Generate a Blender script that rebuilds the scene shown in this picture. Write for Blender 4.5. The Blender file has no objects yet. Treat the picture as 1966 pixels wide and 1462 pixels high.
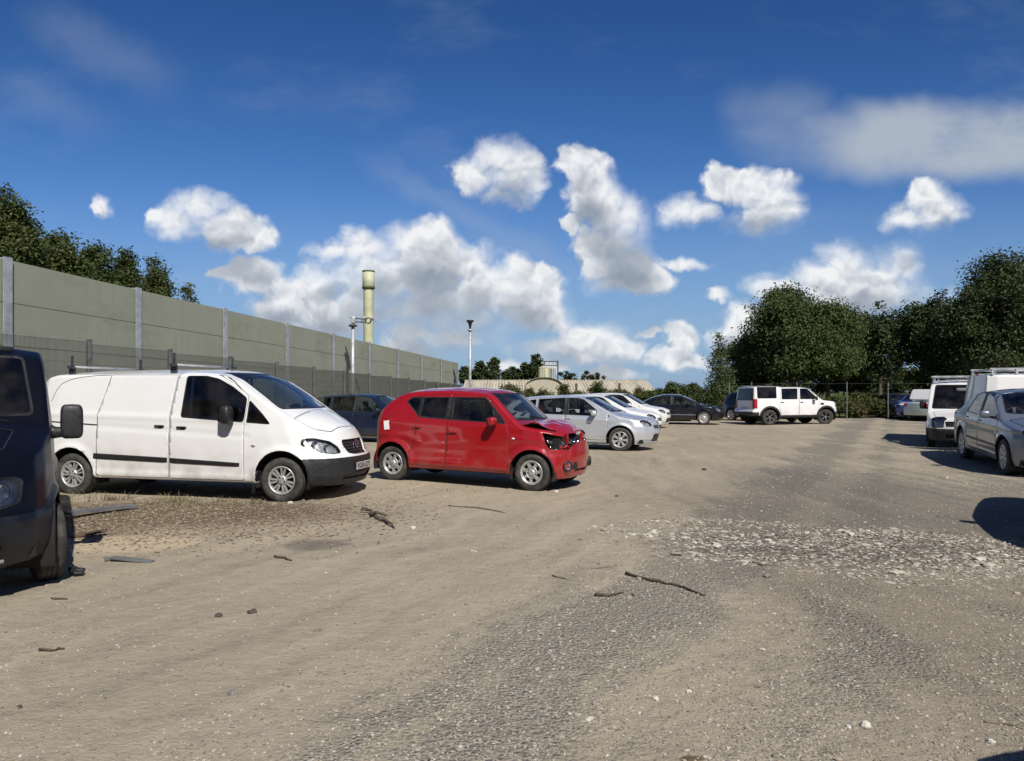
import bpy, bmesh, math, random
import numpy as np
from mathutils import Vector, Matrix

scene = bpy.context.scene
COL = scene.collection
R = math.radians
random.seed(7)

# ------------------------------------------------------------------ helpers
def tag(o, label=None, cat=None, group=None, kind=None):
    if label: o['label'] = label
    if cat: o['category'] = cat
    if group: o['group'] = group
    if kind: o['kind'] = kind
    return o

def empty(name, loc=(0, 0, 0), rz=0.0, label=None, cat=None, group=None):
    o = bpy.data.objects.new(name, None)
    o.empty_display_size = 0.3
    o.location = loc
    o.rotation_euler = (0, 0, rz)
    COL.objects.link(o)
    return tag(o, label, cat, group)

def link_mesh(name, me, mats=(), parent=None):
    for m in mats:
        me.materials.append(m)
    o = bpy.data.objects.new(name, me)
    COL.objects.link(o)
    if parent is not None:
        o.parent = parent
    return o

def copy_tree(o, parent=None):
    c = o.copy()
    COL.objects.link(c)
    if parent is not None:
        c.parent = parent
    for ch in list(o.children):
        copy_tree(ch, c)
    return c

class MB:
    """collects simple shaped pieces into one mesh"""
    def __init__(s):
        s.v = []; s.f = []; s.m = []; s.sm = []
        s.M = Matrix.Identity(4)
    def add(s, vs, fs, mi=0, smooth=False):
        b = len(s.v)
        s.v += [tuple(s.M @ Vector(p)) for p in vs]
        s.f += [tuple(b + i for i in f) for f in fs]
        s.m += [mi] * len(fs); s.sm += [smooth] * len(fs)
    def box(s, c, size, rot=None, mi=0, taper=1.0):
        hx, hy, hz = size[0] / 2, size[1] / 2, size[2] / 2
        vs = []
        for dz in (-1, 1):
            t = taper if dz > 0 else 1.0
            for dx, dy in ((-1, -1), (1, -1), (1, 1), (-1, 1)):
                p = Vector((dx * hx * t, dy * hy * t, dz * hz))
                if rot is not None: p = rot @ p
                vs.append(p + Vector(c))
        s.add(vs, [(3, 2, 1, 0), (4, 5, 6, 7), (0, 1, 5, 4), (1, 2, 6, 5), (2, 3, 7, 6), (3, 0, 4, 7)], mi)
    def rbox(s, c, size, rot=None, mi=0, e=0.35, n=8, taper=1.0):
        """superellipsoid: a box with soft edges"""
        vs = []; fs = []
        nu = n * 2
        def sp(a, p): return math.copysign(abs(a) ** p, a)
        for i in range(n + 1):
            th = -math.pi / 2 + math.pi * i / n
            for j in range(nu):
                ph = 2 * math.pi * (j + .5) / nu
                z = sp(math.sin(th), e)
                tt = 1 + (taper - 1) * (z * .5 + .5)
                p = Vector((sp(math.cos(th), e) * sp(math.cos(ph), e) * size[0] / 2 * tt,
                            sp(math.cos(th), e) * sp(math.sin(ph), e) * size[1] / 2 * tt,
                            z * size[2] / 2))
                if rot is not None: p = rot @ p
                vs.append(p + Vector(c))
        for i in range(n):
            for j in range(nu):
                a = i * nu + j; b = i * nu + (j + 1) % nu
                fs.append((a, b, b + nu, a + nu))
        s.add(vs, fs, mi, True)
    def tube(s, pts, rad, n=8, mi=0, cap=True, smooth=True):
        pts = [Vector(p) for p in pts]
        if not hasattr(rad, '__len__'): rad = [rad] * len(pts)
        vs = []; fs = []
        prev = None
        for i, p in enumerate(pts):
            d = (pts[min(i + 1, len(pts) - 1)] - pts[max(i - 1, 0)])
            d = d.normalized() if d.length > 1e-9 else Vector((0, 0, 1))
            if prev is None:
                a = Vector((1, 0, 0)) if abs(d.x) < .8 else Vector((0, 1, 0))
                u = d.cross(a).normalized()
            else:
                u = (prev - d * prev.dot(d)).normalized()
            prev = u
            w = d.cross(u)
            for j in range(n):
                an = 2 * math.pi * j / n
                vs.append(p + (u * math.cos(an) + w * math.sin(an)) * rad[i])
        for i in range(len(pts) - 1):
            for j in range(n):
                a = i * n + j; b = i * n + (j + 1) % n
                fs.append((a, b, b + n, a + n))
        if cap:
            fs.append(tuple(reversed(range(n))))
            fs.append(tuple((len(pts) - 1) * n + j for j in range(n)))
        s.add(vs, fs, mi, smooth)
    def lathe(s, prof, n=32, axis='z', c=(0, 0, 0), mi=0, smooth=True, close=False):
        vs = []; fs = []
        k = len(prof)
        for i in range(n):
            a = 2 * math.pi * i / n
            ca, sa = math.cos(a), math.sin(a)
            for r, h in prof:
                if axis == 'z': p = (r * ca, r * sa, h)
                elif axis == 'y': p = (r * ca, h, r * sa)
                else: p = (h, r * ca, r * sa)
                vs.append((p[0] + c[0], p[1] + c[1], p[2] + c[2]))
        kk = k if close else k - 1
        for i in range(n):
            for j in range(kk):
                a = i * k + j; b = ((i + 1) % n) * k + j
                a2 = i * k + (j + 1) % k; b2 = ((i + 1) % n) * k + (j + 1) % k
                fs.append((a, a2, b2, b) if axis != 'y' else (a, b, b2, a2))
        s.add(vs, fs, mi, smooth)
    def prism(s, poly, d0, d1, plane='xz', mi=0, smooth=False):
        """extrude a 2D polygon from depth d0 to d1"""
        n = len(poly)
        def P(u, v, d):
            return {'xz': (u, d, v), 'yz': (d, u, v), 'xy': (u, v, d)}[plane]
        vs = [P(u, v, d0) for u, v in poly] + [P(u, v, d1) for u, v in poly]
        fs = [tuple(range(n)), tuple(reversed(range(n, 2 * n)))]
        fs += [((i + 1) % n, i, n + i, n + (i + 1) % n) for i in range(n)]
        s.add(vs, fs, mi, smooth)
    def build(s, name, mats, parent=None, bevel=0, recalc=True):
        if not isinstance(mats, (list, tuple)): mats = [mats]
        me = bpy.data.meshes.new(name)
        me.from_pydata(s.v, [], s.f)
        me.polygons.foreach_set('material_index', s.m)
        me.polygons.foreach_set('use_smooth', s.sm)
        if recalc:
            bm = bmesh.new(); bm.from_mesh(me)
            bmesh.ops.recalc_face_normals(bm, faces=bm.faces)
            bm.to_mesh(me); bm.free()
        me.update()
        o = link_mesh(name, me, mats, parent)
        if bevel:
            b = o.modifiers.new('bevel', 'BEVEL'); b.width = bevel; b.segments = 2
            b.limit_method = 'ANGLE'; b.angle_limit = R(40)
        return o

def np_mesh(name, V, F, mats, parent=None, smooth=False, mi=None):
    """big mesh from numpy arrays (all faces with the same vertex count)"""
    V = np.asarray(V, np.float32); F = np.asarray(F, np.int32)
    me = bpy.data.meshes.new(name)
    k = F.shape[1]
    me.vertices.add(len(V)); me.vertices.foreach_set('co', V.ravel())
    me.loops.add(F.size); me.loops.foreach_set('vertex_index', F.ravel())
    me.polygons.add(len(F))
    me.polygons.foreach_set('loop_start', np.arange(0, F.size, k, dtype=np.int32))
    me.polygons.foreach_set('loop_total', np.full(len(F), k, np.int32))
    if mi is not None: me.polygons.foreach_set('material_index', np.asarray(mi, np.int32))
    me.polygons.foreach_set('use_smooth', np.full(len(F), smooth))
    me.update(calc_edges=True)
    me.validate()
    return link_mesh(name, me, mats, parent)

# ------------------------------------------------------------------ materials
class NT:
    def __init__(s, tree): s.t = tree; s.n = tree.nodes; s.l = tree.links
    def new(s, typ, **kw):
        n = s.n.new(typ)
        for k, v in kw.items():
            if k.startswith('i_'):
                key = k[2:]
                key = int(key) if key.isdigit() else key.replace('_', ' ')
                s.set(n.inputs[key], v)
            else: setattr(n, k, v)
        return n
    def set(s, sock, v):
        if isinstance(v, bpy.types.NodeSocket): s.l.new(v, sock)
        else: sock.default_value = v
    def math(s, op, a, b=0.0, c=0.0, clamp=False):
        n = s.n.new('ShaderNodeMath'); n.operation = op; n.use_clamp = clamp
        for i, v in enumerate((a, b, c)): s.set(n.inputs[i], v)
        return n.outputs[0]
    def vmath(s, op, a, b=(0, 0, 0), c=(0, 0, 0)):
        n = s.n.new('ShaderNodeVectorMath'); n.operation = op
        for i, v in enumerate((a, b, c)):
            if i < len(n.inputs) and n.inputs[i].type == 'VECTOR': s.set(n.inputs[i], v)
        return n.outputs['Value'] if op in ('LENGTH', 'DOT_PRODUCT', 'DISTANCE') else n.outputs[0]
    def mix(s, f, a, b, typ='RGBA', blend='MIX'):
        n = s.n.new('ShaderNodeMix'); n.data_type = typ
        if typ == 'RGBA':
            n.blend_type = blend; ia, ib, o = 6, 7, 2
        else: ia, ib, o = 2, 3, 0
        s.set(n.inputs[0], f)
        for i, v in ((ia, a), (ib, b)):
            if typ == 'RGBA' and isinstance(v, tuple) and len(v) == 3: v = v + (1,)
            s.set(n.inputs[i], v)
        return n.outputs[o]
    def noise(s, vec, scale, detail=4, rough=.55, dim='3D', dist=0.0):
        n = s.n.new('ShaderNodeTexNoise'); n.noise_dimensions = dim
        if vec is not None: s.l.new(vec, n.inputs['Vector'])
        n.inputs['Scale'].default_value = scale; n.inputs['Detail'].default_value = detail
        n.inputs['Roughness'].default_value = rough; n.inputs['Distortion'].default_value = dist
        return n
    def ramp(s, f, stops, interp='LINEAR'):
        n = s.n.new('ShaderNodeValToRGB'); n.color_ramp.interpolation = interp
        el = n.color_ramp.elements
        while len(el) < len(stops): el.new(.5)
        for e, (p, c) in zip(el, stops):
            e.position = p
            e.color = (c, c, c, 1) if not hasattr(c, '__len__') else (tuple(c) + (1,))[:4]
        s.set(n.inputs[0], f)
        return n.outputs[0]
    def mapr(s, v, a, b, c=0.0, d=1.0, smooth=True):
        n = s.n.new('ShaderNodeMapRange'); n.interpolation_type = 'SMOOTHSTEP' if smooth else 'LINEAR'
        for i, x in enumerate((v, a, b, c, d)): s.set(n.inputs[i], x)
        return n.outputs[0]

def new_mat(name):
    m = bpy.data.materials.new(name); m.use_nodes = True
    m.node_tree.nodes.clear()
    nt = NT(m.node_tree)
    out = nt.new('ShaderNodeOutputMaterial')
    return m, nt, out

def principled(nt, out, **kw):
    p = nt.new('ShaderNodeBsdfPrincipled')
    for k, v in kw.items():
        key = k.replace('_', ' ')
        if isinstance(v, tuple) and len(v) == 3: v = v + (1,)
        nt.set(p.inputs[key], v)
    nt.l.new(p.outputs[0], out.inputs[0])
    return p

def bump(nt, h, strength=.5, dist=.01):
    b = nt.new('ShaderNodeBump')
    nt.set(b.inputs['Height'], h); b.inputs['Strength'].default_value = strength
    b.inputs['Distance'].default_value = dist
    return b.outputs[0]

_mc = {}
def simple(name, col, rough=.5, metal=0.0, vary=.15, scale=8.0, bmp=0.0, **kw):
    """one surface colour with gentle wear"""
    if name in _mc: return _mc[name]
    m, nt, out = new_mat(name)
    tc = nt.new('ShaderNodeTexCoord').outputs['Object']
    n = nt.noise(tc, scale, 5)
    f = nt.mapr(n.outputs[0], .3, .7)
    a = tuple(c * (1 - vary) for c in col); b = tuple(min(1, c * (1 + vary)) for c in col)
    c = nt.mix(f, a, b)
    rr = nt.mapr(n.outputs[0], .3, .7, max(.02, rough - .08), min(1, rough + .08))
    p = principled(nt, out, Base_Color=c, Roughness=rr, Metallic=metal, **kw)
    if bmp:
        n2 = nt.noise(tc, scale * 6, 3)
        nt.l.new(bump(nt, n2.outputs[0], .4, bmp), p.inputs['Normal'])
    _mc[name] = m
    return m

def paint(name, col, metal=0.0, rough=.35, dust=.25, coat=1.0, coat_rough=.04, fade=0.0, spec=.5):
    """car paint with road dust and faint scuffs"""
    m, nt, out = new_mat(name)
    tc = nt.new('ShaderNodeTexCoord').outputs['Object']
    n = nt.noise(tc, 2.2, 6, .6)
    n2 = nt.noise(tc, 38, 3, .6)
    sep = nt.new('ShaderNodeSeparateXYZ'); nt.l.new(tc, sep.inputs[0])
    low = nt.mapr(sep.outputs['Z'], .2, .95, 1.0, .06)          # road splash, a real coat of dirt
    f = nt.math('MULTIPLY', nt.mapr(n.outputs[0], .38, .72), low)
    f = nt.math('ADD', f, nt.math('MULTIPLY', nt.mapr(n2.outputs[0], .58, .78), .08))
    f = nt.math('MULTIPLY', f, dust, clamp=True)
    c = nt.mix(f, tuple(col), (.30, .26, .21))
    if fade:
        c = nt.mix(nt.math('MULTIPLY', nt.mapr(n.outputs[0], .5, .75), fade), c, (.4, .4, .42))
    r = nt.math('ADD', rough, nt.math('MULTIPLY', f, .5), clamp=True)
    cr = nt.math('ADD', coat_rough, nt.math('MULTIPLY', f, .6), clamp=True)
    mt = nt.math('MULTIPLY', nt.math('SUBTRACT', 1.0, f), metal)
    p = principled(nt, out, Base_Color=c, Roughness=r, Metallic=mt, Coat_Weight=coat, Coat_Roughness=cr, Specular_IOR_Level=spec)
    nt.l.new(bump(nt, nt.noise(tc, 1.6, 2).outputs[0], .12, .006), p.inputs['Normal'])
    return m

def glass(name, tint=(.60, .66, .65), dirt=.06):
    m, nt, out = new_mat(name)
    tc = nt.new('ShaderNodeTexCoord').outputs['Object']
    tr = nt.new('ShaderNodeBsdfTransparent'); tr.inputs[0].default_value = tint + (1,)
    gl = nt.new('ShaderNodeBsdfGlossy'); gl.inputs['Roughness'].default_value = .02
    gl.inputs[0].default_value = (.9, .95, 1, 1)
    fr = nt.new('ShaderNodeFresnel'); fr.inputs[0].default_value = 1.55
    mx = nt.new('ShaderNodeMixShader')
    nt.l.new(fr.outputs[0], mx.inputs[0]); nt.l.new(tr.outputs[0], mx.inputs[1]); nt.l.new(gl.outputs[0], mx.inputs[2])
    df = nt.new('ShaderNodeBsdfDiffuse'); df.inputs[0].default_value = (.35, .32, .27, 1)
    m2 = nt.new('ShaderNodeMixShader')
    nt.l.new(nt.math('MULTIPLY', nt.mapr(nt.noise(tc, 3, 6).outputs[0], .3, .8), dirt), m2.inputs[0])
    nt.l.new(mx.outputs[0], m2.inputs[1]); nt.l.new(df.outputs[0], m2.inputs[2])
    nt.l.new(m2.outputs[0], out.inputs[0])
    return m

M = {}
M['glass'] = glass('window_glass')
M['glass_dark'] = glass('tinted_glass', (.07, .08, .09))
M['lens'] = glass('lamp_lens', (.85, .87, .88), .12)
M['liner'] = simple('cabin_trim', (.03, .03, .033), .8)
M['black'] = simple('black_trim', (.018, .018, .019), .45)
M['gap'] = simple('panel_gap', (.012, .012, .012), .9)
M['plastic'] = simple('grey_black_plastic', (.019, .020, .022), .55, bmp=.002, scale=30)
M['under'] = simple('underbody', (.012, .012, .012), .95)
M['chrome'] = simple('chrome', (.75, .76, .78), .15, 1.0, .05)
M['reflector'] = simple('lamp_reflector', (.62, .63, .64), .35, .45, .35, 26)
M['alloy'] = simple('alloy_silver', (.52, .52, .51), .42, .55, .12, 14)
M['alloy_dark'] = simple('alloy_grey', (.10, .10, .10), .5, .4, .2, 14)
M['disc'] = simple('brake_dark', (.03, .027, .025), .7)
M['seat'] = simple('seat_cloth', (.07, .07, .075), .9)
M['red_lens'] = simple('red_lamp', (.42, .01, .015), .15, 0, .15, Coat_Weight=1.0)
M['amber'] = simple('amber_lamp', (.6, .2, .02), .2)
M['white_plate'] = simple('number_plate_white', (.42, .42, .40), .55, 0, .2, 20)
M['ink'] = simple('black_lettering', (.02, .02, .02), .6)
M['sticker'] = simple('white_paper', (.8, .8, .78), .7, 0, .04)
M['galv'] = simple('galvanised_steel', (.46, .48, .50), .5, .35, .18, 5)
M['steel_dark'] = simple('dark_steel', (.06, .065, .07), .5, .3, .2)

def rubber_mat():
    m, nt, out = new_mat('tyre_rubber')
    tc = nt.new('ShaderNodeTexCoord').outputs['Object']
    n = nt.noise(tc, 6, 6, .65)
    c = nt.mix(nt.mapr(n.outputs[0], .35, .7), (.022, .021, .020), (.085, .078, .066))
    p = principled(nt, out, Base_Color=c, Roughness=.85)
    nt.l.new(bump(nt, nt.noise(tc, 60, 2).outputs[0], .3, .004), p.inputs['Normal'])
    return m
M['rubber'] = rubber_mat()
# ------------------------------------------------------------------ car bodies
def rp(poly, r=.04, n=4):
    """round the corners of a polygon"""
    out = []
    L = len(poly)
    for i in range(L):
        p0, p1, p2 = (np.array(poly[(i + k - 1) % L], float) for k in range(3))
        a = p0 - p1; b = p2 - p1
        la, lb = np.linalg.norm(a), np.linalg.norm(b)
        rr = min(r, la * .45, lb * .45)
        s = p1 + a / la * rr; e = p1 + b / lb * rr
        for k in range(n + 1):
            t = k / n
            out.append(tuple((1 - t) ** 2 * s + 2 * t * (1 - t) * p1 + t * t * e))
    return out

def offset_poly(poly, d):
    P = np.array(poly, float)
    area = .5 * np.sum(P[:, 0] * np.roll(P[:, 1], -1) - np.roll(P[:, 0], -1) * P[:, 1])
    if area < 0: P = P[::-1]
    out = []
    n = len(P)
    for i in range(n):
        a = P[i] - P[i - 1]; b = P[(i + 1) % n] - P[i]
        a /= np.linalg.norm(a) + 1e-9; b /= np.linalg.norm(b) + 1e-9
        na = np.array([a[1], -a[0]]); nb = np.array([b[1], -b[0]])
        m = na + nb; m /= np.linalg.norm(m) + 1e-9
        out.append(tuple(P[i] + m * d / max(.4, m.dot(na))))
    return out

def in_poly(u, v, poly):
    c = False; n = len(poly); j = n - 1
    for i in range(n):
        ui, vi = poly[i]; uj, vj = poly[j]
        if (vi > v) != (vj > v) and u < (uj - ui) * (v - vi) / (vj - vi) + ui: c = not c
        j = i
    return c

def arc_poly(cx, cz, r, n=20, low=None):
    pts = [(cx + r * math.cos(math.pi * i / n - .0), cz + r * math.sin(math.pi * i / n)) for i in range(n + 1)]
    lo = low if low is not None else cz - r - .4
    return pts + [(cx - r * .99, lo), (cx + r * .99, lo)]

SIDE = (Vector((1, 0, 0)), Vector((0, 0, 1)))
FRONT = (Vector((0, 1, 0)), Vector((0, 0, 1)))
TOP = (Vector((1, 0, 0)), Vector((0, 1, 0)))

class Body:
    def __init__(s, **k):
        d = dict(sm=.03, crown=[(-9, .05), (9, .05)], rz=[(-9, .06), (9, .06)], ry=[(-9, .10), (9, .10)],
                 bf=.10, br=.08, ns=110, nz=30, nc=5, nt=9, ridges=[], flare=.02, arches=[], zref=.6)
        d.update(k)
        for a, b in d.items(): setattr(s, a, b)
        xs = np.linspace(s.top[0][0], s.top[-1][0], 900)
        z = np.interp(xs, *zip(*s.top))
        sg = max(1, int(s.sm / (xs[1] - xs[0])))
        kx = np.arange(-3 * sg, 3 * sg + 1); kern = np.exp(-.5 * (kx / sg) ** 2); kern /= kern.sum()
        zp = np.concatenate([np.linspace(z[0] - (z[1] - z[0]) * 3 * sg, z[0], 3 * sg, False), z,
                             np.linspace(z[-1], z[-1] + (z[-1] - z[-2]) * 3 * sg, 3 * sg)])
        s._tx, s._tz = xs, np.convolve(zp, kern, 'valid')
    def ip(s, pl, x): return float(np.interp(x, [p[0] for p in pl], [p[1] for p in pl]))
    def ztop(s, x): return float(np.interp(x, s._tx, s._tz))
    def xr(s, z): return s.ip(s.rear, z)
    def xf(s, z): return s.ip(s.front, z)
    def xs(s, t, z): return s.xr(z) + t * (s.xf(z) - s.xr(z))
    def tz(s, x, z): return (x - s.xr(z)) / (s.xf(z) - s.xr(z))
    def y_t(s, t, z):
        x = s.xs(t, z)
        w = s.ip(s.plan, s.xs(t, s.zref)) * s.ip(s.sec, z)
        for (ax, az, ar) in s.arches:
            r = math.hypot(x - ax, z - az)
            if z > az - ar * .6: w += s.flare * math.exp(-((r - ar) / .055) ** 2)
        for line, wd, h in s.ridges:
            p = np.array((x, z)); best = 9
            for a, b in zip(line[:-1], line[1:]):
                a = np.array(a); b = np.array(b); ab = b - a
                q = min(1, max(0, float((p - a).dot(ab) / ab.dot(ab))))
                best = min(best, float(np.linalg.norm(p - a - q * ab)))
            w += h * math.exp(-(best / wd) ** 2)
        return w
    def y(s, x, z): return s.y_t(min(1, max(0, s.tz(x, z))), z)
    def fx(s, y, z):
        """x of the front face"""
        ye = s.y_t(1, z)
        return s.xf(z) + s.bf * (1 - min(1, abs(y) / ye) ** 2)
    def sx(s, y, z):
        """x of the surface at the front, round the corner too"""
        if abs(y) <= s.y_t(1, z): return s.fx(y, z)
        t = 1.0
        while t > .5 and s.y_t(t, z) < abs(y): t -= .002
        return s.xs(t, z)
    def rx(s, y, z):
        ye = s.y_t(0, z)
        return s.xr(z) - s.br * (1 - min(1, abs(y) / ye) ** 2)
    def build(s):
        bm = bmesh.new()
        s.reg = bm.faces.layers.int.new('reg'); s.prt = bm.faces.layers.int.new('prt')
        s.names = ['body']
        s.bm = bm
        n = s.ns
        ts = [.6 * i / n + .4 * .5 * (1 - math.cos(math.pi * i / n)) for i in range(n + 1)]
        sm = lambda v: max(0, min(1, v)) ** 2 * (3 - 2 * max(0, min(1, v)))
        rows = []
        for t in ts:
            zt = 1.0
            for _ in range(25): zt = .5 * zt + .5 * s.ztop(s.xs(t, zt))
            xt = s.xs(t, zt)
            cr = s.ip(s.crown, xt); rz = s.ip(s.rz, xt); ry = s.ip(s.ry, xt)
            ze = zt - cr
            zb = s.ip(s.bot, s.xs(t, .3))
            zc = max(zb + .05, ze - rz)
            bfw, brw = s.bf * sm((t - .86) / .14), s.br * sm((.14 - t) / .14)
            half = []
            for i in range(s.nz + 1):
                z = zb + (zc - zb) * i / s.nz
                half.append((s.xs(t, z), s.y_t(t, z), z, 0))
            yc = half[-1][1]
            for i in range(1, s.nc + 1):
                a = math.pi / 2 * i / s.nc
                z = zc + (ze - zc) * math.sin(a)
                half.append((s.xs(t, z), yc - ry * (1 - math.cos(a)), z, 1))
            ye = half[-1][1]
            for i in range(1, s.nt + 1):
                y = ye * (1 - i / s.nt)
                q = 1 - (y / ye) ** 2
                z = ze + cr * q
                half.append((s.xs(t, z) + (bfw - brw) * q, y, z, 2))
            rows.append(half)
        P = len(rows[0])
        V = {}
        for i, h in enumerate(rows):
            for j, (x, y, z, r) in enumerate(h):
                V[i, j] = bm.verts.new((x, -y, z))
                V[i, 2 * P - 2 - j] = bm.verts.new((x, y, z)) if j < P - 1 else V[i, j]
        PP = 2 * P - 1
        def quad(a, b, c, d, reg):
            vs = []
            for v in (a, b, c, d):
                if v not in vs: vs.append(v)
            if len(vs) < 3: return
            try: f = bm.faces.new(vs)
            except ValueError: return
            f[s.reg] = reg; f.smooth = True
        for i in range(n):
            for j in range(PP - 1):
                jj = j + 1 if j < P - 1 else 2 * P - 2 - j
                quad(V[i, j], V[i + 1, j], V[i + 1, j + 1], V[i, j + 1], rows[i][jj][3] if jj < P else 2)
        # end caps
        ncol = 2 * s.nt
        NS = s.nz + s.nc
        for end, (i, bul, reg) in {'f': (n, s.bf, 3), 'r': (0, -s.br, 4)}.items():
            h = rows[i]; grid = []
            zb = h[0][2]; ze = h[NS][2]; cr = h[-1][2] - ze
            for j in range(NS + 1):
                x, y, z, _ = h[j]; row = []
                for c in range(ncol + 1):
                    if c == 0: row.append(V[i, j]); continue
                    if c == ncol: row.append(V[i, 2 * P - 2 - j]); continue
                    if j == NS:
                        row.append(V[i, NS + c]); continue
                    q = 1 - (1 - 2 * c / ncol) ** 2
                    row.append(bm.verts.new((x + bul * q, -y * (1 - 2 * c / ncol), z + cr * q * ((z - zb) / (ze - zb)) ** 2)))
                grid.append(row)
            for j in range(NS):
                for c in range(ncol):
                    a = (grid[j][c], grid[j][c + 1], grid[j + 1][c + 1], grid[j + 1][c])
                    quad(*(a if end == 'f' else a[::-1]), reg)
            # underside at the ends
            for c in range(ncol // 2):
                pass
        for i in range(n):
            quad(V[i, 0], V[i, PP - 1], V[i + 1, PP - 1], V[i + 1, 0], 5)
        s.parts_of = {}
        return s
    def pid(s, name):
        if name not in s.names: s.names.append(name)
        return s.names.index(name)
    def cut(s, poly, UV, regs, part, side=0, xr=(-99, 99), frm=None):
        U, Vv = UV
        bm = s.bm
        frm_ids = None if frm is None else {s.pid(f) for f in frm}
        pu = [p[0] for p in poly]; pv = [p[1] for p in poly]
        lo = (min(pu), min(pv)); hi = (max(pu), max(pv))
        def ok(f):
            if f[s.reg] not in regs: return False
            if frm_ids is not None and f[s.prt] not in frm_ids: return False
            if frm_ids is None and f[s.prt] and s.names[f[s.prt]] == 'hole': return False
            c = f.calc_center_median()
            if side and c.y * side < 0: return False
            return xr[0] < c.x < xr[1]
        def bb(f):
            us = [v.co.dot(U) for v in f.verts]; vs = [v.co.dot(Vv) for v in f.verts]
            return min(us), min(vs), max(us), max(vs)
        cand = set()
        for f in bm.faces:
            if ok(f):
                b = bb(f)
                if b[2] > lo[0] and b[0] < hi[0] and b[3] > lo[1] and b[1] < hi[1]: cand.add(f)
        n = len(poly)
        for i in range(n):
            a = poly[i]; b = poly[(i + 1) % n]
            d = (b[0] - a[0], b[1] - a[1])
            if math.hypot(*d) < 1e-5: continue
            e = 1e-4
            l0 = (min(a[0], b[0]) - e, min(a[1], b[1]) - e); h0 = (max(a[0], b[0]) + e, max(a[1], b[1]) + e)
            loc = []
            for f in cand:
                q = bb(f)
                if q[2] > l0[0] and q[0] < h0[0] and q[3] > l0[1] and q[1] < h0[1]: loc.append(f)
            if not loc: continue
            geom = set(loc)
            for f in loc: geom.update(f.edges); geom.update(f.verts)
            nrm = U * d[1] - Vv * d[0]
            co = U * a[0] + Vv * a[1]
            ret = bmesh.ops.bisect_plane(bm, geom=list(geom), dist=1e-5, plane_co=co, plane_no=nrm)
            for g in ret['geom']:
                if isinstance(g, bmesh.types.BMFace): cand.add(g)
            cand = {f for f in cand if f.is_valid}
        pid = s.pid(part)
        for f in cand:
            c = f.calc_center_median()
            if in_poly(c.dot(U), c.dot(Vv), poly): f[s.prt] = pid
    def panel(s, poly, UV, regs, part, gap=.007, **k):
        s.cut(offset_poly(poly, gap / 2), UV, regs, 'gap', **k)
        k2 = dict(k); k2['frm'] = ['gap']
        s.cut(offset_poly(poly, -gap / 2), UV, regs, part, **k2)
    def angled(s, phi, side):
        """projection looking at a front corner; u = x cos + toward-centre sin"""
        return (Vector((math.cos(phi), -side * math.sin(phi), 0)), Vector((0, 0, 1)))
    def extract(s, names, name, mats, parent, solid=0.0, inset=0.0, moff=1, fn=None, smooth=True):
        ids = {}
        for i, nm in enumerate(names):
            if nm in s.names: ids[s.names.index(nm)] = i
        nb = bmesh.new(); vm = {}
        for f in s.bm.faces:
            if f[s.prt] in ids and (f[s.reg] != 5 or 'body' in names):
                vs = []
                for v in f.verts:
                    if v.index not in vm:
                        q = nb.verts.new(v.co - v.normal * inset if inset else v.co)
                        vm[v.index] = q
                    vs.append(vm[v.index])
                try: nf = nb.faces.new(vs)
                except ValueError: continue
                nf.material_index = ids[f[s.prt]]; nf.smooth = smooth
        if fn: fn(nb)
        me = bpy.data.meshes.new(name)
        nb.to_mesh(me); nb.free()
        if not len(me.polygons): return None
        o = link_mesh(name, me, mats, parent)
        if solid:
            md = o.modifiers.new('thickness', 'SOLIDIFY'); md.thickness = solid; md.offset = -1
            md.material_offset = moff; md.use_rim = True
        return o
    def finish(s):
        s.bm.normal_update()
        s.bm.verts.index_update(); s.bm.faces.index_update()

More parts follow.
